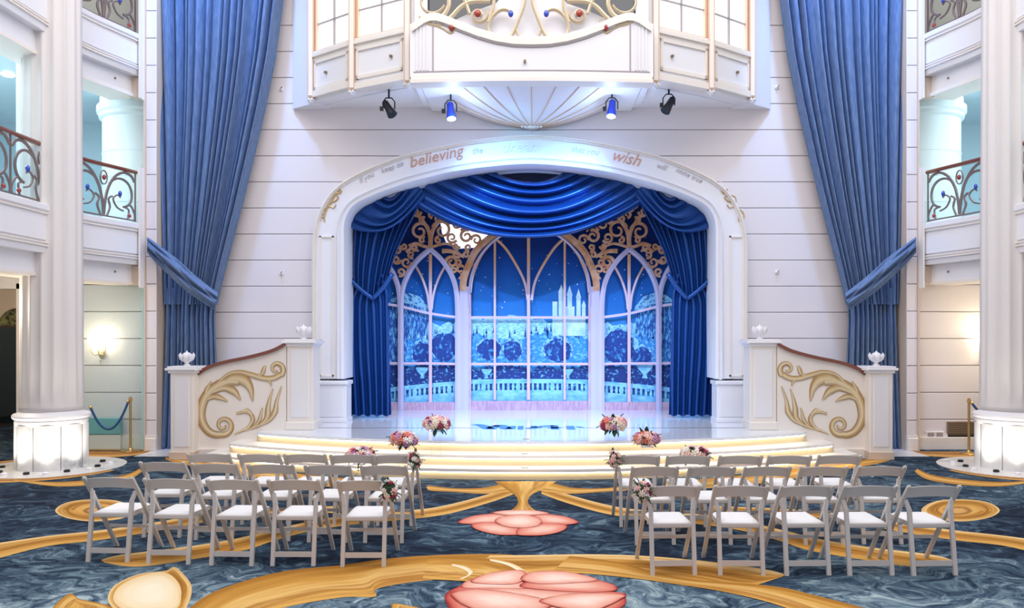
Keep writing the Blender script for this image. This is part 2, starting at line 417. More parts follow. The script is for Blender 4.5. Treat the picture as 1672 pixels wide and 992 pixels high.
# rose heads
far = [[(747,853),(775,842),(830,838),(838,846),(815,855),(770,856)],
       [(945,853),(920,843),(875,839),(870,846),(885,855),(925,857)],
       [(770,857),(800,853),(845,862),(850,873),(815,874),(780,866)],
       [(925,858),(890,855),(850,862),(845,874),(885,875),(918,868)],
       [(803,838),(830,834),(870,834),(897,839),(870,842),(835,843)],
       [(808,853),(818,845),(852,841),(878,846),(885,855),(870,862),(830,862)]]
for k, q in enumerate(far): petal('rose_petal', q, M['cpink' if k < 4 else 'cpink2'], Z4+.0012*k)
near = [[(726,978),(745,960),(780,950),(850,955),(930,962),(1010,968),(1022,975),(1005,998),(880,1030),(760,1015)],
        [(755,961),(762,950),(800,944),(850,950),(860,962),(800,962)],
        [(850,960),(880,946),(950,945),(1000,955),(1003,966),(940,968)],
        [(768,950),(800,937),(850,932),(860,944),(840,955),(790,955)],
        [(850,948),(866,936),(915,934),(960,942),(975,950),(930,954),(880,955)],
        [(735,972),(780,964),(850,972),(900,985),(880,1000),(780,998)],
        [(880,985),(930,972),(1010,972),(1015,980),(960,1000)]]
for k, q in enumerate(near): petal('rose_petal', q, M['cpink' if k in (0,2) else 'cpink2'], Z5+.0012*k)
# umber crescents around the columns, marble discs
CX, CY = 7.74, 12.85
for sg in (-1, 1):
    g = G()
    def ring(u, v, sg=sg):
        a = -2.9+u*4.3
        r = 1.08+v*(.12+.22*math.sin(PI*u))
        return (sg*CX-sg*r*math.cos(a+PI)*1.0, CY+r*math.sin(a), Z2)
    g.grid(ring, 60, 3)
    if sg < 0: pass
    obj('umber_crescent', g, M['cbrown'], floor)
    edge_band('gold_stroke', [(20,783),(90,787),(160,782),(205,775),(228,765)], [(25,785),(90,794),(160,791),(210,783),(232,770)], M['cgold2'], Z3, sg > 0, n=24)
    edge_band('gold_stroke', [(100,738),(150,737),(200,737),(245,736)], [(100,745),(150,746),(200,745),(250,739)], M['cbrown'], Z1, sg > 0, n=24)
    # white stone border along the wall
    g = G(flip=sg > 0); g.box(-7.0, -5.6, 14.0, 15.4, 0, .004); obj('stone_border', g, M['marble'], floor)

# ================================================================== BACK WALL, side strips
YW = 15.4
def wall(name): return thing(name, (0, YW, 0), kind='structure')
wb = wall('wall_back')
g = G()
g.box(-6.9, -3.75, YW+.02, YW+.3, -.05, 10.5); g.box(3.75, 6.9, YW+.02, YW+.3, -.05, 10.5)
g.box(-3.75, 3.75, YW+.02, YW+.3, 5.62, 10.5)
obj('backing', g, M['groove'], wb)
zs = [6.105+.504*k for k in range(-13, 9)]
def plank(par, x0, x1, z0, z1, Y, mt=None):
    g = G(); g.bbox(x0, x1, Y, Y+.03, z0+.006, z1-.006, .008); obj('plank', g, mt or M['plank'], par)
for z0 in zs:
    z1 = z0+.504; z0c = max(z0, 0.0)
    if z1 < .02: continue
    ypx = VY-(z0-HC)*84.4
    if z0 > 5.55: plank(wb, -6.85, 0, z0c, z1, YW-.01); plank(wb, 0, 6.85, z0c, z1, YW-.01)
    else:
        E = 2.37 if ypx < 300 else 3.53 if ypx < 342 else 3.9
        plank(wb, -6.85, -E, z0c, z1, YW-.01); plank(wb, E, 6.85, z0c, z1, YW-.01)
for sg, nm in ((-1,'left'), (1,'right')):
    w = wall('wall_'+nm); fl = sg > 0
    YS = 14.7
    g = G(flip=fl)
    g.box(-7.10, -6.94, YS+.03, YW-.02, 0, 10.5)
    g.box(-9.5, -7.10, YS+.23, YS+.45, 0, 4.1)
    obj('backing', g, M['groove'], w)
    g = G(flip=fl); g.box(-6.94, -6.925, YS+.01, YW-.02, 0, 10.5); obj('return_face', g, M['tan'], w)  # tan colour puts the shading of this return into the surface
    for z0 in zs:
        z1 = z0+.504; z0c = max(z0, .28)
        if z1 < .3: continue
        g = G(flip=fl); g.bbox(-7.12, -6.93, YS, YS+.04, z0c+.006, z1-.006, .008); obj('plank', g, M['plank'], w)
        if z1 < 4.2:
            g = G(flip=fl); g.bbox(-9.5, -7.14, YS+.19, YS+.24, z0c+.006, z1-.006, .008); obj('plank', g, M['plank'], w)
    g = G(flip=fl); g.box(-7.15, -7.12, YS-.04, YS+.3, 0, 10.5); obj('corner_bead', g, M['tan'], w)
    b = thing('baseboard_'+nm, (0, YS, 0), kind='structure')
    g = G(flip=fl); g.bbox(-7.12, -6.92, YS-.05, YS+.03, 0, .24, .01).box(-7.12, -6.92, YS-.03, YS+.03, .24, .29)
    g.bbox(-9.5, -7.15, YS+.12, YS+.22, 0, .24, .01).box(-9.5, -7.15, YS+.15, YS+.22, .24, .29)
    obj('moulding', g, M['cream'], b)

# ================================================================== STAGE + STEPS
SC = 21.9
stage = thing('stage', (0, 14, 0), 'glossy white curved stage with three glowing steps under the arch', 'stage')
def arcY(R, x): return SC-math.sqrt(R*R-x*x)
def slab(R, xe, z0, z1, yb, parts):
    g = parts; n = 48
    T = []; B = []
    for k in range(n+1):
        x = -xe+2*xe*k/n; y = arcY(R, x)
        T.append((g.p(x, y, z1), g.p(x, y, z0), g.p(x, yb, z1), g.p(x, yb, z0)))
    for a, b in zip(T, T[1:]):
        g.q(a[0], b[0], b[2], a[2]); g.q(a[1], b[1], b[0], a[0]); g.q(a[3], b[3], b[1], a[1])
    for t, fl in ((T[0], 0), (T[-1], 1)):
        f = (t[0], t[2], t[3], t[1]); g.q(*(f if not fl else f[::-1]))
    return g
ZT = [.162, .323, .485]
RR = [10.24, 9.96, 9.60]; XE = [5.42, 5.08, 4.68]
for k in range(3):
    nm = ('lower_step', 'middle_step', 'upper_step')[k]
    z1 = ZT[k]; z0 = 0 if k == 0 else ZT[k-1]; R = RR[k]; xe = XE[k]; yb = 14.2
    st = obj('step', slab(R-.05, xe, z0, z1-.05, yb, G()), M['riser'], stage)
    obj('tread', slab(R, xe, z1-.045, z1, yb, G()), M['stagefloor'] if k == 2 else M['tread'], st)
    g = G(); n = 60; pts = []
    for i in range(n+1):
        x = -xe+.05+(2*xe-.1)*i/n; pts.append((x, arcY(R-.022, x), z1-.052))
    g.tube(pts, .008, 4); obj('led_strip', g, M['led'], st)
# platform behind the arc, bounded
g = G()
g.box(-4.72, 4.72, 14.15, YW+.35, 0, .485); g.box(-4.2, 4.2, YW+.35, 18.2, 0, .485)
obj('platform', g, M['stagefloor'], stage)
# flat blue letter-like marks on the stage boards
def fpt(px, py):
    return GP(px, py, .485)
fl = G()
for A in ([(772,694),(783,693),(793,697),(800,700),(806,696),(812,694)], [(806,696),(818,694),(824,698),(832,700),(838,695)],
          [(862,700),(873,698),(880,696)], [(896,699),(905,698),(914,697)], [(942,697),(950,696.5)], [(880,696.5),(905,694.5)]):
    pts = catmull([fpt(*a)[:2] for a in A], 4)
    fl.ribbon(pts, lambda t: .10+.12*math.sin(PI*t), lambda u, v, h: (u, v, h), .4852, .4872, 0)
for (x0, x1, y0, y1) in ((845,855,695,701), (900,911,694,701), (926,937,695,701), (866,877,695,698)):
    a = fpt(x0, y1); b = fpt(x1, y0); fl.box(a[0], b[0], a[1], b[1], .4852, .4872)
obj('floor_marks', fl, M['floorblue'], stage)
for (x, y, z) in ((859,716.5,.485), (857,740.5,.323), (857,763.5,.162)):
    p = GP(x, y, z); g = G(); g.box(p[0]-.05, p[0]+.05, p[1]-.015, p[1]+.015, z, z+.006); obj('floor_socket', g, M['vent'], stage)

# ================================================================== PROSCENIUM ARCH
arch = thing('proscenium_arch', (0, YW, .485), 'white moulded arch with copper lettering framing the stage', 'arch')
YA = 15.22
AX = 865
inn = [(563,618),(563,500),(563,400),(563,372),(567,353),(580,335),(609,320),(655,303),(694,292),(742,281),(803,273),(865,269)]
out = [(510,618),(510,500),(510,420),(512,384),(521,348),(545,310),(585,283),(645,258),(694,245),(742,235),(790,227),(865,221)]
def sym(L): return L+[(2*AX-x, y) for x, y in L[-2::-1]]
def dens(L):
    return catmull(L, 5)
I_ = [P(x, y, YA) for x, y in dens(sym(inn))]; O_ = [P(x, y, YA) for x, y in dens(sym(out))]
def archband(name, prof, mt, par=None):
    g = G(); rows = []
    for a, b in zip(I_, O_):
        rows.append([g.p(lerp(a[0], b[0], s), Y, lerp(a[2], b[2], s)) for s, Y in prof])
    for A, B in zip(rows, rows[1:]):
        for j in range(len(prof)-1): g.q(A[j], A[j+1], B[j+1], B[j])
    return obj(name, g, mt, par or arch, smooth='a')
band = archband('arch_band', [(.22,YW+.1),(.22,YA+.0),(.88,YA+.0),(.88,YW+.1)], M['nearwhite'])
archband('inner_reveal', [(-.0,YW+.55),(-.0,YA-.02),(.02,YA-.05),(.10,YA-.06),(.12,YA-.02),(.17,YA-.03),(.21,YA-.07),(.24,YA-.03),(.24,YA+.06)], M['nearwhite'])
archband('outer_moulding', [(.87,YA+.06),(.87,YA-.03),(.89,YA-.05),(.92,YA-.03),(.95,YA-.07),(1.0,YA-.05),(1.02,YA+.02),(1.02,YW+.02)], M['cream'])
for sg in (-1, 1):
    fl_ = sg > 0
    # plinth and recessed pilaster panel
    g = G(flip=fl_); x0 = P(505,0,15.2)[0]; x1 = P(568,0,15.2)[0]
    g.bbox(x0, x1, 15.06, 15.5, .485, 1.20, .012).bbox(x0-.03, x1+.03, 15.03, 15.5, 1.20, 1.27, .012).box(x0+.06, x1-.06, 15.045, 15.1, .60, 1.12)
    g.bbox(x0-.02, x1+.02, 15.03, 15.5, .485, .56, .01)
    obj('plinth', g, M['nearwhite'], arch)
    g = G(flip=fl_)
    a = P(522,612,YA)[0]; b = P(545,612,YA)[0]; zt = P(0,385,YA)[2]
    g.box(a, a+.03, YA-.025, YA, 1.35, zt); g.box(b-.03, b, YA-.025, YA, 1.35, zt); g.box(a, b, YA-.025, YA, 1.35, 1.38); g.box(a, b, YA-.025, YA, zt-.03, zt)
    obj('pilaster_frame', g, M['cream'], arch)
# gold scroll at the shoulders
def spiral(cx, cy, r0, r1, a0, a1, n=18):
    return [(cx+lerp(r0,r1,k/n)*math.cos(lerp(a0,a1,k/n)), cy+lerp(r0,r1,k/n)*math.sin(lerp(a0,a1,k/n))) for k in range(n+1)]
for sg in (-1, 1):
    g = G(flip=sg > 0)
    def mp(u, v, h):
        x, _, z = P(u, v, YA); return (x, YA-h, z)
    for L, w in (([(556,308),(548,316),(541,330),(534,340),(530,352),(530,361)], 4), ([(534,340),(525,345),(521,354),(524,359)], 3),
                 ([(541,330),(548,328),(553,322),(549,318)], 2.5), (spiral(552,311,6,1,0,7), 2.5), ([(545,318),(536,322),(534,330)], 2.5),
                 (spiral(526,350,5,1,1,7), 2), ([(537,336),(545,339),(549,334)], 2)):
        g.ribbon(catmull(L, 4) if len(L) < 12 else L, lambda t, w=w: w*(1-.5*t), mp, 0, .02)
    obj('gilt_scroll', g, M['gold'], arch)
def text(word, px, py, size, ang, mt, Y, par, ext=.008, shear=.3):
    c = bpy.data.curves.new('lettering', 'FONT'); c.body = word; c.size = size; c.extrude = ext; c.shear = shear
    c.align_x = 'CENTER'; c.align_y = 'CENTER'; c.resolution_u = 3
    t = bpy.data.objects.new('tmp', c); COL.objects.link(t)
    dg = bpy.context.evaluated_depsgraph_get(); me = bpy.data.meshes.new_from_object(t.evaluated_get(dg))
    bpy.data.objects.remove(t); me.name = 'lettering'; me.materials.clear(); me.materials.append(mt)
    o = bpy.data.objects.new('lettering', me); COL.objects.link(o); x, _, z = P(px, py, Y)
    o.parent = par; o.location = Vector((x, Y, z))-wloc(par); o.rotation_euler = (PI/2, -math.radians(ang), 0)
    return o
for wd, px, py, sz, an, mt in (('if you',598,290,.14,28,'letterpale'), ('keep on',640,273,.14,20,'letterpale'), ('believing',711,256,.30,13,'letter'),
        ('the',779,246,.16,5,'letterpale'), ('dream',850,240,.30,1,'nearwhite'), ('that you',955,246,.16,-7,'letterpale'), ('wish',1022,258,.31,-13,'letter'),
        ('will',1080,272,.15,-18,'letterpale'), ('come true',1125,286,.13,-25,'letterpale')):
    text(wd, px, py, sz, an, M[mt], YA-.008, arch)
# ================================================================== BACKDROP
YB = 17.8
sb = thing('stage_backdrop', (0, YB, .485), 'painted night garden backdrop seen through tall arched window frames', 'backdrop')
def grad_mat(name, stops, z0, z1, rough=.7, noise=None):
    m = bpy.data.materials.new(name); m.use_nodes = True; nt = m.node_tree; b = nt.nodes['Principled BSDF']; b.inputs['Roughness'].default_value = rough
    b.inputs['Specular IOR Level'].default_value = .15
    tc = nt.nodes.new('ShaderNodeTexCoord'); sp = nt.nodes.new('ShaderNodeSeparateXYZ'); mr = nt.nodes.new('ShaderNodeMapRange')
    mr.inputs[1].default_value = z0; mr.inputs[2].default_value = z1
    r = nt.nodes.new('ShaderNodeValToRGB')
    while len(r.color_ramp.elements) < len(stops): r.color_ramp.elements.new(.5)
    for e, (p, c) in zip(r.color_ramp.elements, stops): e.position = p; e.color = (*c, 1)
    L = nt.links.new; L(tc.outputs['Object'], sp.inputs[0]); L(sp.outputs[2], mr.inputs[0]); 
    if noise:
        n = nt.nodes.new('ShaderNodeTexNoise'); n.inputs['Scale'].default_value = noise[0]; n.inputs['Detail'].default_value = 4
        ma = nt.nodes.new('ShaderNodeMath'); ma.operation = 'MULTIPLY_ADD'; ma.inputs[1].default_value = noise[1]
        L(tc.outputs['Object'], n.inputs[0]); L(n.outputs[0], ma.inputs[0]); L(mr.outputs[0], ma.inputs[2])
        s = nt.nodes.new('ShaderNodeMath'); s.operation = 'SUBTRACT'; s.inputs[1].default_value = noise[1]/2; L(ma.outputs[0], s.inputs[0]); L(s.outputs[0], r.inputs[0])
    else: L(mr.outputs[0], r.inputs[0])
    L(r.outputs[0], b.inputs['Base Color']); return m
M['nightsky'] = grad_mat('painted_night_sky', [(0,(.08,.38,.75)),(.3,(.025,.20,.62)),(.55,(.010,.09,.42)),(.7,(.006,.035,.20)),(1,(.004,.02,.13))], 1.4, 4.6, noise=(1.2,.12))
M['star'] = mat('painted_star', (.8,.9,1), .6)
M['mist'] = mat('painted_pale_hills', (.20,.60,.92), .7, noise=(12,(.50,.90,1),(1,1,2.5),.4,.62))
M['hill'] = mat('painted_blue_hills', (.04,.30,.72), .7, noise=(11,(.20,.62,.95),(1,1,1.6),.50,.64))
M['palace'] = mat('painted_pale_palace', (.62,.88,.98), .7, noise=(5,(.30,.68,.92),(1,1,1),.45,.75))
M['bush'] = mat('painted_bush', (.008,.05,.28), .7, noise=(15,(.08,.42,.85),(1,1,1),.55,.68))
M['willow'] = mat('painted_willow', (.012,.09,.40), .7, noise=(16,(.18,.60,.95),(2.6,1,.6),.47,.62))
M['leafrim'] = mat('painted_frost', (.30,.70,.95), .7, noise=(14,(.02,.15,.5),(1,1,1),.5,.62))
M['hedge'] = mat('painted_hedge', (.006,.035,.20), .7, noise=(14,(.16,.55,.88),(1,1,1.3),.56,.70))
M['stonepaint'] = mat('painted_stone', (.30,.68,.92), .7, noise=(6,(.10,.42,.78),(1,1,2),.4,.75))
M['frosty'] = mat('frame_white', (.56,.53,.74), .5)
M['apron'] = mat('mauve_apron', (.46,.28,.40), .6, noise=(9,(.60,.42,.52),(4,1,.6),.4,.65))
x0, x1 = P(600,0,YB)[0], P(1130,0,YB)[0]
g = G(); g.box(x0-.6, x1+.6, YB, YB+.03, .485, 5.6); obj('painted_sky', g, M['nightsky'], sb)
layer = [0]
def flat(name, pts, mt, lift, par=sb, smooth_n=0, thick=.004):
    if smooth_n: pts = catmull(pts, smooth_n, True)
    q = [(P(x, y, YB)[0], P(x, y, YB)[2]) for x, y in pts]
    g = G(); g.poly(q, YB-lift, YB-lift-thick, lambda u, v, h: (u, h, v)); return obj(name, g, mt, par)
def jag(cx, cy, rx, ry, n, j, a0=0, a1=2*PI):
    return [(cx+rx*(1+R_.uniform(-j,j))*math.cos(a0+(a1-a0)*k/n), cy-ry*(1+R_.uniform(-j,j))*math.sin(a0+(a1-a0)*k/n)) for k in range(n)]
# hills, far to near
top = [(x, 524+6*math.sin(x*.021)+R_.uniform(-5,5)) for x in range(600, 1131, 7)]
flat('pale_hill', top+[(1131,600),(600,600)], M['mist'], .006)
top = [(x, 548+4*math.sin(x*.04)+R_.uniform(-5,5)) for x in range(600, 1131, 6)]
flat('blue_hill', top+[(1131,620),(600,620)], M['hill'], .012)
g = G()
for k in range(70):
    x = R_.uniform(640,1095); h = R_.uniform(7,16)*(1 if 770 < x < 960 else 1.2); y = 548+R_.uniform(-8,6)
    a = P(x-1.6, y, YB); b = P(x+1.6, y, YB); t = P(x, y-h, YB)
    g.poly([(a[0],a[2]),(b[0],b[2]),(t[0],t[2])], YB-.014, YB-.018)
obj('cypress_row', g, M['bush'], sb, kind='stuff')
g = G()
for k in range(150):
    x = R_.uniform(640,1100); y = R_.uniform(335,515); q = P(x, y, YB); r = R_.choice((.008,.011,.016))
    g.poly([(q[0]-r,q[2]),(q[0],q[2]-r),(q[0]+r,q[2]),(q[0],q[2]+r)], YB-.002, YB-.005)
obj('star_field', g, M['star'], sb, kind='stuff')
# plain towered palace (generic)
pk = 0
for (a, b, yt, roof) in ((902,910,492,0), (912,921,478,14), (924,938,500,0), (926,934,482,16), (941,948,486,15), (950,956,500,10), (905,955,520,0)):
    pts = [(a,548),(a,yt),(b,yt),(b,548)]
    flat('palace_tower', pts, M['palace'], .0185+.0011*pk); pk += 1
    if roof: flat('palace_roof', [(a-1,yt),((a+b)/2,yt-roof),(b+1,yt)], M['palace'], .0185+.0011*pk)
# round topiary bushes and willows
bk = 0
for (cx, cy, rx, ry) in ((690,578,16,20), (726,566,22,23), (799,570,19,17), (837,572,15,16), (911,572,22,19), (1010,566,26,27), (1048,582,15,16)):
    flat('frost_rim', jag(cx, cy-2, rx*1.14, ry*1.12, 40, .12), M['leafrim'], .0282+.0007*bk)
    flat('round_bush', jag(cx, cy, rx, ry, 36, .10), M['bush'], .034+.0007*bk); bk += 1
for sg in (-1, 1):
    X = lambda x: x if sg < 0 else 1736-x
    flat('willow_crown', [(X(x), y) for x, y in [(628,600),(628,500),(640,488),(660,482),(680,486),(696,500),(700,520),(694,545),(690,560),(684,540),(678,560),(668,545),(662,590),(652,560),(645,600)]][::1 if sg<0 else -1], M['willow'], .040)
    flat('frost_rim', [(X(x), y) for x, y in [(635,492),(650,481),(668,478),(686,484),(699,500),(702,512),(692,508),(676,497),(655,494)]][::1 if sg<0 else -1], M['leafrim'], .046)
top = [(x, 597+3*math.sin(x*.05)+R_.uniform(-5,5)+(8 if 850 < x < 880 else 0)) for x in range(600, 1131, 5)]
flat('hedge', top+[(1131,640),(600,640)], M['hedge'], .052)
# balustrade: curved rail, balusters, base
def ystone(x): d = (x-865)/220; return 618+11*d*d*(1.2 if abs(d) > .5 else .6)
rail = [(x, ystone(x)) for x in range(620, 1111, 10)]
flat('stone_rail', rail+[(x, y+7) for x, y in rail[::-1]], M['stonepaint'], .058)
flat('stone_base', [(x, y+18) for x, y in rail]+[(1110,668),(620,668)], M['stonepaint'], .0585)
for x in range(630, 1105, 8):
    y = ystone(x); w = 4 if (x//8) % 7 else 7
    flat('baluster', [(x-w*.35,y+6),(x+w*.35,y+6),(x+w*.55,y+13),(x+w*.35,y+19),(x-w*.35,y+19),(x-w*.55,y+13)], M['stonepaint'], .064)
for cx, sc in ((795,1),(927,1),(1052,1.6),(690,1.2)):
    flat('stone_urn', [(cx+dx*sc, 617-dy*sc) for dx, dy in [(-3,0),(-1.5,4),(-7,10),(-9,15),(9,15),(7,10),(1.5,4),(3,0)]], M['stonepaint'], .070)
# ---- window frames standing just proud of the paint
YF = YB-.16
wf = thing('arched_window_frame', (0, YF, .485), 'rose and copper arched window frame with pierced scrollwork before the painted night', 'window frame')
def mf(u, v, h):
    x, _, z = P(u, v, YF); return (x, YF-h, z)
def frib(name, L, w, mt, h=.04, lift=0, n=6):
    g = G(); g.ribbon(catmull(L, n), w, mf, lift, h+lift, .25); return obj(name, g, mt, wf)
def mir(L): return [(1730-x, y) for x, y in L]
M['frameup'] = grad_mat('frame_rose_shaded_top', [(0,(.74,.50,.56)),(.45,(.76,.62,.76)),(.62,(.80,.62,.68)),(.75,(.78,.42,.22)),(1,(.80,.48,.30))], .5, 4.2, noise=(4,.1))  # copper upper end puts the shaded top of the frame into the colour
# central pair of lancets
for L in ([(863,652),(863,560),(863,470),(863,430),(863,384)],):
    frib('mullion', L, 5, M['frameup'], .05)
for s in (0, 1):
    f = mir if s else (lambda L: L)
    frib('glazing_bar', f([(808,652),(808,560),(808,470),(808,392)]), 3.6, M['frameup'], .03)
    frib('lancet_arch', f([(768,478),(772,450),(784,420),(797,402),(809,389)]), 4, M['frameup'], .04)
    frib('lancet_arch', f([(809,389),(826,406),(845,436),(857,462),(862,490)]), 4, M['frameup'], .04)
    frib('main_arch', f([(757,475),(757,460),(763,440),(776,412),(797,391),(822,376)]), 11, M['copper'], .07)  # copper above, pale post below: shaded and lit parts set by colour
    frib('main_arch_bead', f([(767,500),(767,468),(773,440),(786,415),(806,394),(826,381)]), 3, M['frosty'], .09)
    frib('post', f([(759,671),(759,600),(759,540),(759,468)]), 16, M['frosty'], .06)
    frib('post_bead', f([(768,671),(768,600),(768,540),(768,480)]), 3, M['pinkframe'], .08)
    # side window
    frib('side_arch', f([(655,520),(657,478),(666,450),(682,425),(703,407)]), 8, M['frosty'], .07)
    frib('side_arch', f([(703,407),(722,425),(738,450),(746,478),(748,520)]), 8, M['frosty'], .07)
    frib('post', f([(655,671),(655,600),(655,515)]), 9, M['frosty'], .07)
    frib('post', f([(748,671),(748,600),(748,515)]), 9, M['frosty'], .07)
    frib('glazing_bar', f([(703,668),(703,560),(703,480),(703,415)]), 5, M['frameup'], .035)
    frib('tracery', f([(679,434),(690,455),(698,480),(701,505)]), 3.4, M['frameup'], .03)
    frib('tracery', f([(727,434),(716,455),(708,480),(705,505)]), 3.4, M['frameup'], .03)
    frib('side_arch', f([(655,515),(652,475),(645,452),(636,435)]), 8, M['frosty'], .065)
    frib('glazing_bar', f([(628,496),(655,500),(700,511),(748,518)]), 4, M['frameup'], .03)
    frib('glazing_bar', f([(628,592),(655,593),(700,593),(748,594)]), 4, M['frameup'], .03)
    g = G(); a = P(628 if not s else 982, 0, YF)[0]; b = P(748 if not s else 1102, 0, YF)[0]
    g.box(a, b, YF-.05, YF, .485, P(0,656,YF)[2]); obj('window_apron', g, M['apron'], wf)
frib('glazing_bar', [(768,518),(820,518),(900,518),(962,518)], 4, M['frameup'], .03)
frib('glazing_bar', [(768,594),(820,594),(900,594),(962,594)], 4, M['frameup'], .03)
g = G(); g.box(P(768,0,YF)[0], P(962,0,YF)[0], YF-.05, YF, .485, P(0,654,YF)[2]); obj('window_apron', g, M['apron'], wf)
# pierced scrollwork over the side windows
for s in (0, 1):
    f = mir if s else (lambda L: L)
    Ls = []
    def C(cx, cy, r, a0, turns, w, rin=.25):
        Ls.append((spiral(cx, cy, r, r*rin, a0, a0+turns*2*PI, 22), w))
    # big paired C scrolls above each side window apex
    Ls += [([(703,402),(703,388),(699,374),(690,360),(680,350)], 5), ([(703,402),(704,388),(708,374),(718,360),(724,350)], 5)]
    C(686,378,15,-.3,-1.3,3.5); C(722,376,16,PI+.3,1.2,3.5); C(680,346,8,0,1.2,3); C(728,348,8,PI,-1.2,3)
    C(745,366,11,PI,1.25,3.2); C(762,386,11,-1.2,-1.3,3.4); C(778,392,9,PI,1.2,3); C(738,388,9,.5,1.3,3); C(752,350,8,2,1.2,2.6); C(776,370,8,2,1.2,2.6)
    Ls += [([(668,402),(680,398),(692,402),(703,404),(716,400),(730,398),(746,404)], 4), ([(664,412),(672,406),(684,410)], 4), ([(722,410),(735,410),(748,414),(758,420)], 5)]
    C(664,428,9,0,1.2,3); C(655,444,7,2,-1.2,3); C(672,416,6,1,1.2,2.6); C(738,428,10,PI,1.3,3.6); C(752,440,9,PI/2,-1.2,3.4); C(746,414,7,0,1.2,3); C(648,424,7,0,1.3,3); C(757,456,6,PI,1.2,3)
    for (a_, b_) in ((660,402),(676,404),(690,392),(716,392),(745,402),(765,404),(733,362),(758,372),(742,440),(668,440),(650,408),(770,430),(762,416),(748,428),(716,358),(690,360),(700,342)): C(a_, b_, 5.5, a_*.7, 1.1*(1 if a_ % 2 else -1), 3)
    C(706,350,6,PI/2,1,3); C(694,334,7,0,1.2,2.6); C(714,334,7,PI,-1.2,2.6)
    g = G()
    for L, w in Ls:
        L = catmull(L, 5) if len(L) < 12 else L
        g.ribbon(f(L), lambda t, w=w: w*(1.5-.6*t), mf, .02, .05, .2)
    obj('pierced_scrollwork', g, M['copper'], wf)
# light on the white behind the left scrollwork, imitated by a glowing patch
flat('glow_patch', [(718,352),(738,354),(765,366),(792,380),(800,388),(782,404),(748,406),(730,398),(722,380)], M['window'], .04)

# ================================================================== STAGE CURTAINS
def cloth(fn_px, nu, nv, Yf):
    g = G()
    def f(u, v):
        x, y = fn_px(u, v); return P(x, y, Yf(u, v))
    g.grid(f, nu, nv); return g
YC = 16.0
# dark valance lining behind the swag
g = G()
pts = [(x, y) for x, y in dens(sym(inn)) if 725 < x < 1005]
q = [(P(x,y,YC+.32)[0], P(x,y,YC+.32)[2]+.28) for x, y in pts]
low = [(q[-1][0], P(0,318,YC)[2]), (q[0][0], P(0,318,YC)[2])]
g.poly(q+low, YC+.32, YC+.36)
# keep the lining hidden behind the swags
def parab(a, b, mid, u, e=2.3):
    base = lerp(a, b, u); m = (a+b)/2
    return base+(mid-m)*(1-abs(2*u-1)**e)
def swag(name, par, La, Lb, mid, nf, A, flip=False, e=2.3, Y0=15.85, nu=70, nv=110, solid=True):
    def xy(u, v):
        a = interp2(La, v); b = interp2(Lb, v)
        vv = v
        x = lerp(a[0], b[0], u); y = parab(a[1], b[1], lerp(mid[0], mid[1], v), u, e)
        return x, y
    def Y(u, v):
        en = max(.12, math.sin(PI*min(max(u,0),1)))**.6
        ph = nf*v+.28*math.sin(6.3*v)+.12*math.sin(5*u+3*v)+.10*math.sin(9*u)
        w = abs(math.sin(PI*ph))**.9*(.75+.25*math.sin(2.1*int(ph)+.6))
        return Y0-.05-A*w*en-.10*math.sin(PI*u)*(.4+.6*v)
    g = cloth(xy, nu, nv, Y)
    if flip: g.v = [(-.06-x, y, z) for x, y, z in g.v]; g.f = [tuple(reversed(t)) for t in g.f]; g.uv = {}
    return obj(name, g, M['satin'], par, smooth=True)
def interp2(L, v):
    f = v*(len(L)-1); i = min(int(f), len(L)-2); k = f-i
    return (lerp(L[i][0], L[i+1][0], k), lerp(L[i][1], L[i+1][1], k))
cs = thing('stage_swag', (0, 15.9, 4), 'wide blue satin swag hung across the top of the stage arch', 'curtain')
obj('lining', g, M['satin_dark'], cs)
swag('swag_cloth', cs, [(800,274),(760,279),(735,284),(712,292),(695,303),(684,318),(680,336)], [(930,274),(970,279),(995,284),(1018,292),(1035,303),(1048,314),(1052,330)], (296,388), 7, .32, nu=90, nv=150)
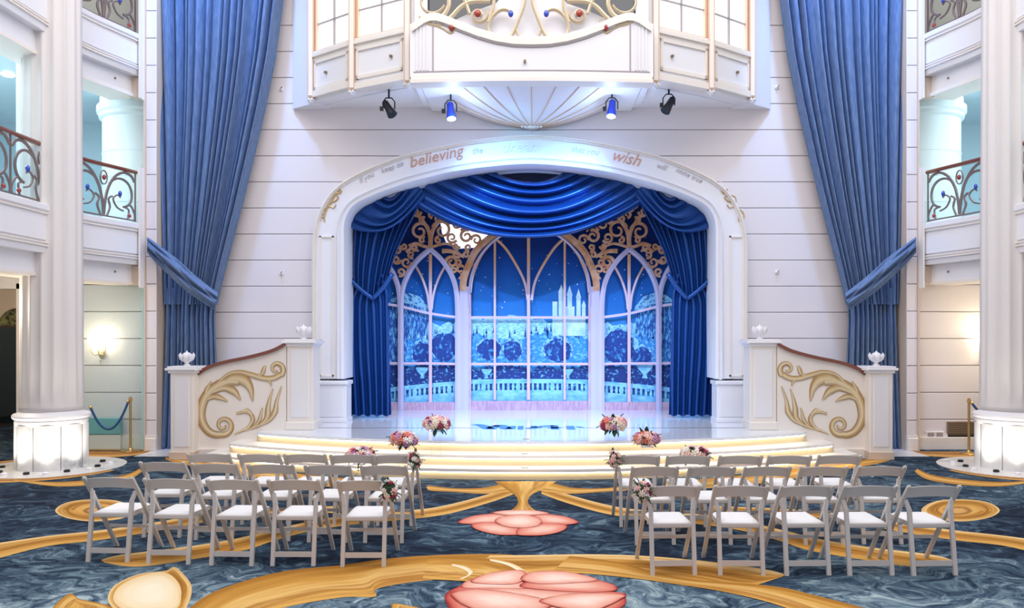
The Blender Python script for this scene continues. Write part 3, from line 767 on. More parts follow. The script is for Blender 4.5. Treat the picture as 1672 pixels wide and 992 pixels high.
for sg in (-1, 1):
    lab = ('left' if sg < 0 else 'right')
    t = thing('stage_curtain', (sg*3.2, 16, .485), f'dark blue satin drape tied back at the {lab} side of the stage opening', 'curtain', 'drapes at the sides of the stage')
    fl_ = sg > 0
    swag('side_swag', t, [(618,308),(600,318),(584,330),(570,348),(563,366)], [(660,296),(672,298),(682,303),(690,310),(694,322)], (322,376), 5, .14, flip=fl_, Y0=15.8, e=2.0, nu=40, nv=90)
    # upper drape down to the tie
    def up(u, v):
        l = interp([(0,562),(.5,562),(.8,563),(1,566)], v); r = interp([(0,692),(.2,681),(.45,664),(.7,649),(.9,640),(1,636)], v)
        yb = 446+42*(1-abs(u-.58)/.58 if u < .58 else 1-(u-.58)/.42)
        return lerp(l, r, u), lerp(318, yb, v)
    def Yu(u, v):
        return 15.98-.11*abs(math.sin(PI*11*(u+.05*math.sin(6*u)))) - .03*math.sin(2*PI*u)
    g = cloth(up, 120, 30, Yu)
    if fl_: g.v = [(-.06-x, y, z) for x, y, z in g.v]; g.f = [tuple(reversed(q_)) for q_ in g.f]
    g.uv = {}; obj('upper_drape', g, M['satin'], t, smooth=True)
    def lo(u, v):
        l = interp([(0,572),(.12,564),(.5,563),(1,566)], v); r = interp([(0,630),(.15,634),(.5,636),(1,639)], v)
        c = 607; k = interp([(0,.75),(.15,.97),(1,1)], v)
        yt = 446+42*(1-abs(u-.58)/.58 if u < .58 else 1-(u-.58)/.42)
        return lerp(c, lerp(l, r, u), k), lerp(yt-3, 678+1.5*math.sin(u*30), v)
    def Yl(u, v):
        return 16.03-(.08+.09*v)*abs(math.sin(PI*7*(u+.04*math.sin(5*u+2*v))))
    g = cloth(lo, 100, 40, Yl)
    if fl_: g.v = [(-.06-x, y, z) for x, y, z in g.v]; g.f = [tuple(reversed(q_)) for q_ in g.f]
    g.uv = {}; obj('lower_drape', g, M['satin'], t, smooth=True)
    g = G()
    for A, B in (((563,446),(609,487)), ((609,487),(641,446))):
        L = [P(lerp(A[0],B[0],k/10), lerp(A[1],B[1],k/10)+3*math.sin(PI*k/10)*1, 15.86) for k in range(11)]
        g.tube(L, .045, 8)
    if fl_: g.v = [(-.06-x, y, z) for x, y, z in g.v]; g.f = [tuple(reversed(q_)) for q_ in g.f]
    obj('tie_band', g, M['satin'], t, smooth=True)

# ================================================================== TALL SIDE CURTAINS
YT = 15.02
for sg in (-1, 1):
    fl_ = sg > 0
    lab = 'left' if sg < 0 else 'right'
    t = thing('tall_curtain', (sg*6.3, YT, 0), f'tall blue velvet curtain gathered by a tieback on the {lab} wall', 'curtain', 'tall curtains either side of the stage')
    Lx = [(-160,252),(0,258),(170,264),(350,269),(495,272),(740,272)]
    Rx = [(-160,478),(0,459),(90,447),(170,431),(260,410),(340,390),(400,374),(450,361),(480,354),(497,350)]
    g = G(flip=fl_)
    NF = 15
    ph = [R_.uniform(.6,1.3) for _ in range(NF+2)]
    def fold(u):
        k = u*NF; i = int(k); f = k-i
        return math.sin(PI*f)**.5*lerp(ph[i], ph[min(i+1,NF)], f)
    def warp(u): return u+.018*math.sin(2*PI*3*u+.5)+.012*math.sin(2*PI*7*u)
    def up(u, v):
        y = lerp(-160, 497, v); l = interp(Lx, y); r = interp(Rx, y)
        # the folds run straight down at the back edge and sweep in at the front edge
        x, Y, z = P(lerp(l, r, u), y, YT)
        return (x, YT+.16-lerp(.42,.26,v)*fold(min(max(warp(u),0),.9999)), z)
    g.grid(up, 240, 40); g.uv = {}
    obj('curtain_cloth', g, M['velvet'], t, smooth=True)
    g = G(flip=fl_)
    def lo(u, v):
        y = lerp(470, 742 if sg < 0 else 742, v); l = interp([(470,274),(600,272),(742,268)], y); r = interp([(470,352),(520,349),(600,352),(742,356)], y)
        x, Y, z = P(lerp(l, r, u), y, YT); z = max(z, .01)
        return (x, YT+.15-(.2+.08*v)*fold(min(max(u*.66+.02,0),.9999)), z)
    g.grid(lo, 140, 30); g.uv = {}
    obj('curtain_tail', g, M['velvet'], t, smooth=True)
    g = G(flip=fl_)
    ctop = catmull([(240,386),(262,402),(290,423),(315,446),(340,466),(356,478)], 5); cbot = catmull([(240,412),(258,432),(282,455),(308,478),(330,493),(350,506)], 5)
    n = len(ctop)-1
    def tb(u, v):
        k = min(int(round(u*n)), n); a = ctop[k]; b = cbot[k]
        Yb = YT-.20-.10*math.sin(PI*v)-.05*math.sin(2*PI*(2.3*v+.9*u))*math.sin(PI*v)-.03*math.sin(2*PI*(4.1*v-1.7*u))*math.sin(PI*v)
        return P(lerp(a[0],b[0],v), lerp(a[1],b[1],v), Yb-.07*math.sin(PI*u)-.22*(1-u)**2)
    g.grid(tb, n, 28); g.uv = {}
    obj('tieback', g, M['velvet'], t, smooth=True)
# ================================================================== ORIEL BAY + CENTRAL BALCONY
bay = thing('oriel_bay', (0, YW, 6.6), 'white panelled bay with lit windows high above the arch', 'bay window')
PT = [(-4.60,15.35,6.55),(-4.15,15.02,6.62),(-3.23,14.35,6.56),(-2.14,13.75,6.50)]
for sg in (-1, 1):
    for k in range(3):
        (xa,ya,zb), (xb,yb,zb2) = PT[k], PT[k+1]
        L = math.hypot(xb-xa, yb-ya); ux, uy = (xb-xa)/L, (yb-ya)/L; nx, ny = uy, -ux   # n points outwards (towards the hall)
        def Mf(u, n, z): return (xa+ux*u+nx*n, ya+uy*u+ny*n, z)
        def MfG(): return G(M=lambda u, n, z: Mf(u, n, z), flip=sg > 0)
        # box() args are u0,u1,n0,n1,z0,z1
        if k == 0:
            g = MfG(); g.box(0, L, -.5, 0, 6.50, 10.5); obj('end_pilaster', g, M['white'], bay); continue
        g = MfG(); g.box(0, L, -.25, 0, zb, 7.36); fp = obj('facet_panel', g, M['white'], bay)
        g = MfG()
        for a in ((.1,L-.1,.0,.03,6.72,6.78), (.1,L-.1,.0,.03,7.22,7.27), (.1,.15,.0,.03,6.72,7.27), (L-.15,L-.1,.0,.03,6.72,7.27)): g.box(*a)
        obj('panel_moulding', g, M['cream'], bay)
        g = MfG(); g.box(0, L, -.2, .05, zb-.02, zb+.09); obj('base_moulding', g, M['cream'], bay)
        g = MfG(); g.box(0, L, -.2, .07, 7.34, 7.40).box(0, L, -.2, .04, 7.40, 7.45).box(0, L, -.2, .03, 7.27, 7.34); obj('window_sill', g, M['cream'], bay)
        g = MfG(); g.box(.05, L-.05, -.12, -.09, 7.45, 10.2); pane_o = obj('lit_glazing', g, M['window'], bay)
        g = MfG(); g.box(.04, .11, -.13, -.02, 7.45, 10.2).box(L-.11, L-.04, -.13, -.02, 7.45, 10.2).box(.04, L-.04, -.13, -.02, 7.44, 7.49); obj('window_frame', g, M['trimgold'], bay)
        g = MfG(); g.box(L/2-.012, L/2+.012, -.10, -.05, 7.45, 10.2)
        for z in (7.98, 8.72, 9.46): g.box(.06, L-.06, -.10, -.05, z, z+.02)
        obj('glazing_bar', g, M['groove'], bay)
        g = MfG(); g.lathe([(0,0),(.016,0),(.02,.012),(0,.03)], (L*(.35 if k==1 else .7),0,0), 8)
        g.v = []; g.f = []
        a = L*(.38 if k == 1 else .72); z = 7.0
        g.box(a-.02, a+.02, 0, .05, z-.02, z+.02); obj('sprinkler_head', g, M['vent'], bay)
    for k in (1, 2, 3):
        x, y, zb = PT[k]
        g = G(flip=sg > 0); g.box(x-.055, x+.055, y-.09, y+.05, zb-.03, 10.3); obj('corner_post', g, M['trimgold'], bay)
        g = G(flip=sg > 0); g.box(x-.03, x+.04, y-.11, y-.08, zb, 10.3); obj('post_face', g, M['cream'], bay)
        g = G(flip=sg > 0); c = (x, y-.03, zb-.08)
        g.ball(c, .06, .06, .055, 8, 5)
        for j in range(6):
            a = j*PI/3; g.ball((c[0]+.055*math.cos(a), c[1]+.055*math.sin(a), c[2]+.02), .03, n=6, m=4)
        obj('pendant_rosette', g, M['white'], bay, smooth=True)
# soffit: stepped polygon, deep cove running back to the wall
def plan(inset, full=True):
    base = [(-4.60,15.35),(-4.15,15.02),(-3.23,14.35),(-2.14,13.75)]
    L = [(x+inset*.5, y+inset) for x, y in base]
    L[0] = (L[0][0], min(L[0][1], 15.42))
    return L+[(-x, y) for x, y in L[::-1]]
for ins, z0, z1, nm in ((0.03, 6.545, 6.64, 'soffit_lip'), (.30, 6.53, 6.60, 'soffit_cove')):
    q = plan(ins); q = [(x, min(y, 15.43)) for x, y in q]
    g = G(); g.poly([(-4.55+ins*.5,15.45)]+q+[(4.55-ins*.5,15.45)], z0, z1, lambda u, v, h: (u, v, h)); obj(nm, g, M['white'], bay)
# central balcony
bal = thing('central_balcony', (0, 13.6, 6.35), 'projecting white balcony with gilt jewelled scrolls and fan shaped shell base', 'balcony')
YFc = 13.25
def cy(x): return YFc+.10*(x/2.0)**2
def pz(px, py, Y=YFc): return P(px, py, Y)
n = 40
topz = [(0,7.07),(.3,7.08),(.6,7.13),(.9,7.22),(1.2,7.34),(1.45,7.45),(1.62,7.50),(1.75,7.49),(1.85,7.42),(2.0,7.33)]
def frontwall(z0f, z1f, yo, th, name, mt, xr=2.0):
    g = G()
    rows = []
    for k in range(n+1):
        x = -xr+2*xr*k/n; y = cy(x)+yo; a = z0f(x); b = z1f(x)
        rows.append([g.p(x,y,a), g.p(x,y,b), g.p(x,y+th,b), g.p(x,y+th,a)])
    for A, B in zip(rows, rows[1:]):
        for j in range(4): g.q(A[j], B[j], B[(j+1)%4], A[(j+1)%4])
    g.q(*rows[0]); g.q(*reversed(rows[-1]))
    return obj(name, g, mt, bal, smooth='a')
T = lambda x: interp(topz, abs(x))
frontwall(lambda x: 6.40, lambda x: T(x)-.10, .0, .12, 'parapet', M['white'])
frontwall(lambda x: T(x)-.12, lambda x: T(x)-.02, -.05, .22, 'parapet_cap', M['cream'])
frontwall(lambda x: T(x)-.02, lambda x: T(x)+.02, -.02, .16, 'parapet_cap', M['white'])
frontwall(lambda x: T(x)-.165, lambda x: T(x)-.145, -.006, .02, 'raised_bead', M['groove'], 1.62)
frontwall(lambda x: 6.53, lambda x: 6.545, -.01, .02, 'raised_bead', M['groove'], 1.98)
frontwall(lambda x: 6.34, lambda x: 6.40, -.07, .3, 'base_moulding', M['cream'], 2.03)
frontwall(lambda x: 6.40, lambda x: 6.47, -.04, .2, 'base_moulding', M['cream'], 2.02)
for sg in (-1, 1):
    g = G(flip=sg > 0); g.box(-2.04, -1.93, cy(2), 14.9, 6.46, 7.35); obj('side_wall', g, M['white'], bal)
    for x in (-1.92,-1.86,-1.80,-1.74):
        g = G(flip=sg > 0); g.box(x-.012, x+.012, cy(x)-.02, cy(x)+.02, 6.56, 7.28); obj('flute', g, M['white'], bal)
    g = G(flip=sg > 0); g.box(-1.66, -1.64, cy(1.65)-.012, cy(1.65)+.02, 6.545, 7.33); obj('raised_bead', g, M['groove'], bal)
g = G(); g.box(-.02+P(857,0,YFc)[0], .02+P(857,0,YFc)[0], YFc-.05, YFc, 6.66, 6.70); obj('sprinkler_head', g, M['vent'], bal)
g = G(); g.box(-1.92, 1.92, 13.42, 15.35, 6.455, 6.54); obj('balcony_floor', g, M['white'], bal)
g = G(); g.box(-2.2, 2.2, 15.0, 15.1, 6.5, 10.4); obj('inner_wall', g, M['white'], bal)
# opening with dark interior above the white back panel
g = G(); g.box(-1.95, 1.95, 14.95, 15.0, 7.75, 10.4); obj('dark_opening', g, M['doorglass'], bal)
bp_ = [(-1.6,7.3),(-1.25,7.46),(-.95,7.60),(-.6,7.72),(-.3,8.1),(0,8.3),(.3,8.1),(.6,7.72),(.95,7.60),(1.25,7.46),(1.6,7.3),(1.6,6.9),(-1.6,6.9)]
g = G(); g.poly(bp_, 13.42, 13.46); obj('back_panel', g, M['white'], bal)
# gilt scrolls
def bm(u, v, h):
    x, _, z = P(u, v, YFc-.02); return (x, cy(x)+.05-h, z)
g = G(); W_ = []
for s in (0, 1):
    f = (lambda L: L) if not s else (lambda L: [(1726-x, y) for x, y in L])
    W_ += [(f([(858,-30),(857,0),(851,20),(843,40),(836,55),(828,62)]), 5), (f([(843,48),(846,58),(843,62)]), 4),
           (f(catmull([(836,20),(826,14),(814,16),(802,28),(797,45),(803,60)], 5)), 4.5),
           (f([(797,35),(804,15),(806,-5),(800,-30)]), 5),
           (f(spiral(781,22,15,3,-.4,7.2,22)), 4.5), (f([(766,20),(758,-2),(740,-30)]), 5),
           (f([(800,0),(770,0),(752,8),(735,25),(715,38),(696,33),(684,22)]), 6), (f([(745,30),(742,45),(735,52),(722,44),(705,36)]), 4),
           (f([(684,25),(700,30),(722,22),(732,5),(730,-15)]), 6.5), (f(spiral(703,-4,24,16,.4,3.4,10)), 4)]
for L, w in W_: g.ribbon(catmull(L, 4) if len(L) < 12 else L, w, bm, 0, .05)
obj('gilt_scroll', g, M['palegold'], bal, smooth='a')
for s in (0, 1):
    for (x, y, rx, rz, mt) in ((780,22,.055,.065,'redjewel'), (737,44,.05,.06,'redjewel'), (834,23,.045,.06,'bluejewel')):
        if s: x = 1726-x
        c = P(x, y, YFc); g = G(); g.ball((c[0], cy(c[0])-.02, c[2]), rx, .04, rz, 12, 8); obj('jewel', g, M[mt], bal, smooth=True)
# shell corbel
g = G()
def rimp(a): return (2.0*math.cos(a), 15.38-1.95*math.sin(a), 6.85-.45*math.sin(a))
AP = (0, 15.30, 6.12)
def sh(a, t, off=0):
    r = rimp(a); tt = t**1.9
    z = AP[2]+(r[2]-AP[2])*tt - off
    return (r[0]*t, AP[1]+(r[1]-AP[1])*t, z)
g.grid(lambda u, v: sh(PI*u, v), 72, 18); g.uv = {}
obj('shell_corbel', g, M['white'], bal, smooth=True)
for k in range(1, 14):
    a = PI*k/14
    g = G(); g.tube([sh(a, .05+.95*j/16, .004) for j in range(17)], .013, 6); obj('shell_rib', g, M['trimgold'], bal, smooth=True)
g = G(); g.ball((0,15.24,6.12), .16, .12, .05, 10, 6)
for k in range(7): g.ball((-.18+.06*k, 15.16, 6.11), .03, n=6, m=4)
obj('shell_finial', g, M['white'], bal, smooth=True)

# ================================================================== STAGE LANTERNS
for (px, py, Y, tgt, lit, lab) in ((635,178,14.3,(0.5,15.6,.5),0,'black stage lantern hanging under the bay, leftmost of four'),
        (736,182,14.3,(-.25,15.1,5.2),1,'blue glowing stage lantern left of the shell base'),
        (999,178,14.3,(.25,15.1,5.2),1,'blue glowing stage lantern right of the shell base'),
        (1092,172,14.3,(-.5,15.6,.5),0,'black stage lantern hanging under the bay, rightmost of four')):
    x, y, z = P(px, py, Y)
    t = thing('stage_lantern', (x, y, z), lab, 'spotlight', 'stage lanterns under the bay')
    d = (Vector(tgt)-Vector((x,y,z)))
    if lit: d = Vector((math.copysign(.12, -x), -.22, -1))
    else: d = Vector((math.copysign(.55, -x), -.25, -.9))
    d.normalize(); c = Vector((x,y,z))
    g = G(); g.tube([c-d*.17, c-d*.15, c-d*.02, c+d*.04, c+d*.13, c+d*.14], [.045,.06,.065,.075,.092,.092], 16); obj('can', g, M['black'] if not lit else mat('blue_lit_can', (.01,.04,.5), .4), t, smooth='a')
    g = G(); g.tube([c+d*.141, c+d*.150], [.08,.078], 16)
    obj('lens', g, M['glass'] if not lit else mat('lantern_lens', (1,1,1), .3, emit=(.75,.85,1), es=5), t)
    g = G(); sx = .105
    g.tube([(x-sx,y,z),(x-sx,y,z+.13),(x-.05,y,z+.2),(x+.05,y,z+.2),(x+sx,y,z+.13),(x+sx,y,z)], .012, 6); g.tube([(x,y,z+.2),(x,y,6.545)], .018, 6)
    obj('yoke', g, M['black'], t)
    g = G(); g.box(x-.16, x-.10, y-.03, y+.03, z-.03, z+.04); obj('clamp_knob', g, M['black'], t)
spot('arch_wash', (-.5, 13.6, 6.05), (0, 15.3, 5.75), 60, 34, (.15,.62,1), 1, .1)
spot('arch_wash', (-1.4, 13.7, 6.2), (-.2, 15.8, 4.1), 66, 420, (.13, .46, 1), 1, .1)
point('lantern_spill', (-1.4, 14.1, 5.95), 16, (.45,.62,1), .1)
spot('arch_wash', (1.4, 13.7, 6.2), (.2, 15.8, 4.1), 66, 420, (.13, .46, 1), 1, .1)
point('lantern_spill', (1.4, 14.1, 5.95), 16, (.45,.62,1), .1)
spot('stage_wash', (-2.5, 14.1, 6.1), (.3, 14.6, .5), 60, 460, (.48, .70, 1), .7, .08)
spot('stage_wash', (2.5, 14.1, 6.1), (-.3, 14.6, .5), 60, 460, (.52, .66, 1), .7, .08)

# ================================================================== SIDE WING PANELS, PEDESTALS
for sg in (-1, 1):
    fl_ = sg > 0; lab = 'left' if sg < 0 else 'right'
    Y1, Y2 = 13.72, 13.95
    wp = thing('wing_balustrade', (sg*5, 13.8, 0), f'cream wing wall with painted gold leaf scroll on the {lab} side of the steps', 'balustrade', 'wing walls beside the steps')
    topc = [(324,612),(335,604),(352,597),(375,591),(400,586),(425,580),(445,574),(458,568),(467,563)]
    tc = catmull(topc, 4)
    YP = 13.84
    q = [(P(x,y,YP)[0], P(x,y,YP)[2]) for x, y in tc]
    g = G(flip=fl_); g.poly([(q[0][0],0.0)]+q+[(q[-1][0],0.0)], YP, YP+.22); obj('panel', g, M['cream'], wp)
    g = G(flip=fl_)
    g.ribbon(q, .055, lambda u, v, h: (u, YP+.11-h, v+.02), -.16, .16, 0); obj('handrail', g, M['wood'], wp, smooth='a')
    g = G(flip=fl_); g.box(q[0][0], q[-1][0], YP-.05, YP+.1, 0, .16); obj('skirting', g, M['cream'], wp)
    def wm(u, v, h):
        x, _, z = P(u, v, YP); return (x, YP-h, z)
    SH = []
    def arm(L, w0, w1, w2, n=7): SH.append((catmull(L, n), w0, w1, w2))
    SH.append((spiral(365,694,16,3,2.0,-6.5,30)[::-1], 2, 5, 9))
    arm([(361,709),(352,709),(341,704),(332,692),(328,676),(331,658),(340,641),(355,629),(372,622),(390,622)], 9, 13, 12)
    arm([(358,630),(380,617),(398,620),(409,634),(413,655)], 8, 17, 1)
    arm([(346,640),(365,633),(380,637),(388,645),(393,653)], 6, 11, 1)
    arm([(338,652),(350,647),(362,650),(372,655)], 4, 8, 1)
    arm([(336,650),(337,638),(341,630),(345,622)], 5, 6, 1)
    arm([(356,625),(372,611),(392,607),(412,612),(430,617),(446,617),(458,611)], 3, 7, 8)
    SH.append((spiral(451,602,13,2,.9,-5.6,26), 8, 5, 2)); 
    arm([(418,614),(428,610),(432,600),(435,597)], 2, 6, 1)
    arm([(432,617),(440,621),(444,630)], 4, 4, 1)
    arm([(386,675),(400,672),(410,676),(413,686),(405,698),(393,704),(383,708)], 3, 6, 1)
    arm([(400,702),(415,696),(424,684),(427,672),(429,665)], 2, 5, 1)
    arm([(408,700),(425,693),(436,681),(438,665),(441,650),(446,634)], 2, 8, 1)
    arm([(420,695),(438,687),(449,672),(452,655),(460,630)], 2, 8, 1)
    arm([(412,676),(404,670),(396,671)], 2, 6, 1)
    for L, w0, w1, w2 in SH:
        g = G(flip=fl_)
        g.ribbon(L, lambda t: 1.2*(lerp(w0, w1, t*2) if t < .5 else lerp(w1, w2, t*2-1)), wm, .0005, .012, .8)
        obj('leaf_scroll', g, M['leafgold'], wp)
    for (xa, xb, Yp, zb, zt, where, cap) in ((278,316,13.62,0,1.60,'outer end',1), (468,511,13.85,.485,2.06,'stage end',1)):
        x0 = P(xa,0,Yp)[0]; x1 = P(xb,0,Yp)[0]; w = x1-x0; xm = (x0+x1)/2
        t = thing('pedestal', (sg*abs(xm), Yp+.25, zb), f'cream square pedestal at the {where} of the {lab} wing wall', 'pedestal', 'pedestals of the wing walls')
        g = G(flip=fl_)
        g.bbox(x0, x1, Yp, Yp+w, zb, zt-.10, .012); obj('shaft', g, M['cream'], t)
        g = G(flip=fl_); g.bbox(x0+.07, x1-.07, Yp-.012, Yp+.01, zb+.22, zt-.18, .006); obj('raised_panel', g, M['white'], t)
        g = G(flip=fl_); g.bbox(x0-.02, x1+.02, Yp-.025, Yp+w+.02, zb, zb+.14, .01); obj('base', g, M['tan'] if zb == 0 else M['cream'], t)
        g = G(flip=fl_)
        g.bbox(x0-.03, x1+.03, Yp-.03, Yp+w+.03, zt-.12, zt-.07, .01).bbox(x0-.07, x1+.07, Yp-.07, Yp+w+.07, zt-.07, zt-.03, .01).bbox(x0-.04, x1+.04, Yp-.04, Yp+w+.04, zt-.03, zt, .01)
        obj('cap', g, M['white'], t)
        # finial
        c = (xm, Yp+w/2, zt)
        f = thing('petal_finial', (-c[0] if fl_ else c[0], c[1], zt), f'small white urn finial on pedestal at {where} of the {lab} wing wall', 'finial', 'urn finials on pedestals')
        g = G(flip=fl_); g.lathe([(0,0),(.06,0),(.055,.02),(.03,.04),(.04,.06),(.085,.10),(.10,.15),(.085,.20),(.05,.22),(.02,.24),(0,.27)], c, 16); obj('urn', g, M['white'], f, smooth=True)
        for k in range(8):
            a = k*PI/4; g = G(flip=fl_)
            pts = [(c[0]+r*math.cos(a), c[1]+r*math.sin(a), zt+z) for r, z in ((.06,.08),(.10,.13),(.12,.19),(.11,.23))]
            g.tube(pts, [.012,.03,.025,.004], 6); obj('petal', g, M['white'], f, smooth=True)

# ================================================================== COLUMNS
for sg in (-1, 1):
    fl_ = sg > 0; lab = 'left' if sg < 0 else 'right'
    c = (-CX, CY, 0)
    t = thing('fluted_column', (sg*CX, CY, 0), f'tall fluted white column on lit marble drum at the {lab}', 'column', 'columns flanking the hall')
    g = G(flip=fl_); g.lathe([(0,0),(1.08,0),(1.08,.012),(0,.012)], c, 64); obj('floor_disc', g, M['marble'], t)
    for k in range(8):
        a0 = 2*PI*k/8+PI/8-PI/2; r = .56
        def fc(u, v, a0=a0):
            a = a0+(u-.5)*2*PI/8*.97; rr = .49+.035*math.cos((u-.5)*PI)
            return (c[0]+rr*math.cos(a), c[1]+rr*math.sin(a), lerp(.012,.72,v))
        g = G(flip=fl_); g.grid(fc, 8, 1); g.uv = {}; obj('marble_panel', g, M['marble'], t, smooth=True)
    g = G(flip=fl_); g.lathe([(.47,.012),(.47,.73)], c, 32); obj('drum_core', g, M['white'], t)
    g = G(flip=fl_); g.lathe([(0,.70),(.50,.70),(.52,.735),(.52,.77),(.50,.79),(.53,.80),(.555,.83),(.555,.86),(.53,.885),(.47,.90),(.45,.92),(.44,.94),(0,.94)], c, 48); obj('base_ring', g, M['white'], t, smooth='a')
    def rf(a, z):
        d = min(max((z-.98)/.30, 0), 1)
        return 1-.085*d*abs(math.cos(8*a))**.7
    prof = [(.455,.93),(.455,1.0)]+[(.452,1.0+.04*k) for k in range(1,9)]+[(.45,1.6),(.445,2.5),(.44,4),(.42,8),(.42,11)]
    g = G(flip=fl_); g.lathe(prof, c, 128, rf); obj('fluted_shaft', g, M['shaft'], t, smooth=True)
    for k in range(11):
        a = -PI*.95+PI*1.3*k/11
        r = .74+.1*(k % 2); g = G(flip=fl_); g.lathe([(0,.012),(.045,.012),(.045,.04),(.03,.05),(0,.05)], (c[0]+r*math.cos(a), c[1]+r*math.sin(a), 0), 10)
        obj('uplight', g, M['white'] if k % 2 else M['black'], t)
    for k in range(4):
        a = -PI/2+(k-1.5)*PI/4
        x = sg*(CX)*1.0+(.80*math.cos(a)); y = CY+.80*math.sin(a)
        x = sg*CX+.80*math.cos(a)
        spot('column_uplight', (x, y, .06), (sg*CX+.46*math.cos(a), CY+.46*math.sin(a), 1.3), 130, 26, (1,.93,.84), 1, .08)

# ================================================================== SIDE BALCONIES
path = [(-7.16,14.72),(-7.22,14.45),(-7.34,14.1),(-7.48,13.7),(-7.57,13.3),(-7.6,12.9),(-7.6,12.4),(-7.6,11.8),(-7.6,11.0),(-7.6,10.0),(-7.6,9.0),(-7.6,8.0)]
pth = catmull(path, 4)
cum = [0]
for a, b in zip(pth, pth[1:]): cum.append(cum[-1]+math.hypot(b[0]-a[0], b[1]-a[1]))
def along(s_):
    i = 0
    while i < len(cum)-2 and cum[i+1] < s_: i += 1
    k = (s_-cum[i])/(cum[i+1]-cum[i]); a, b = pth[i], pth[i+1]
    dx, dy = b[0]-a[0], b[1]-a[1]; L = math.hypot(dx, dy)
    return (lerp(a[0],b[0],k), lerp(a[1],b[1],k), -dy/L, dx/L)    # outward normal to hall = +x side
def strip(prof, flip):
    """prof: closed list (n,z) extruded along the balcony edge; n>0 towards the hall"""
    g = G(flip=flip); rows = []
    for i, (x, y) in enumerate(pth):
        X, Y, nx, ny = along(min(cum[i]+1e-4, cum[-1]-1e-4))
        rows.append([g.p(X+nx*n_, Y+ny*n_, z) for n_, z in prof])
    m = len(prof)
    for A, B in zip(rows, rows[1:]):
        for j in range(m): g.q(A[j], A[(j+1)%m], B[(j+1)%m], B[j])
    g.q(*rows[0][::-1]); g.q(*rows[-1])
    return g
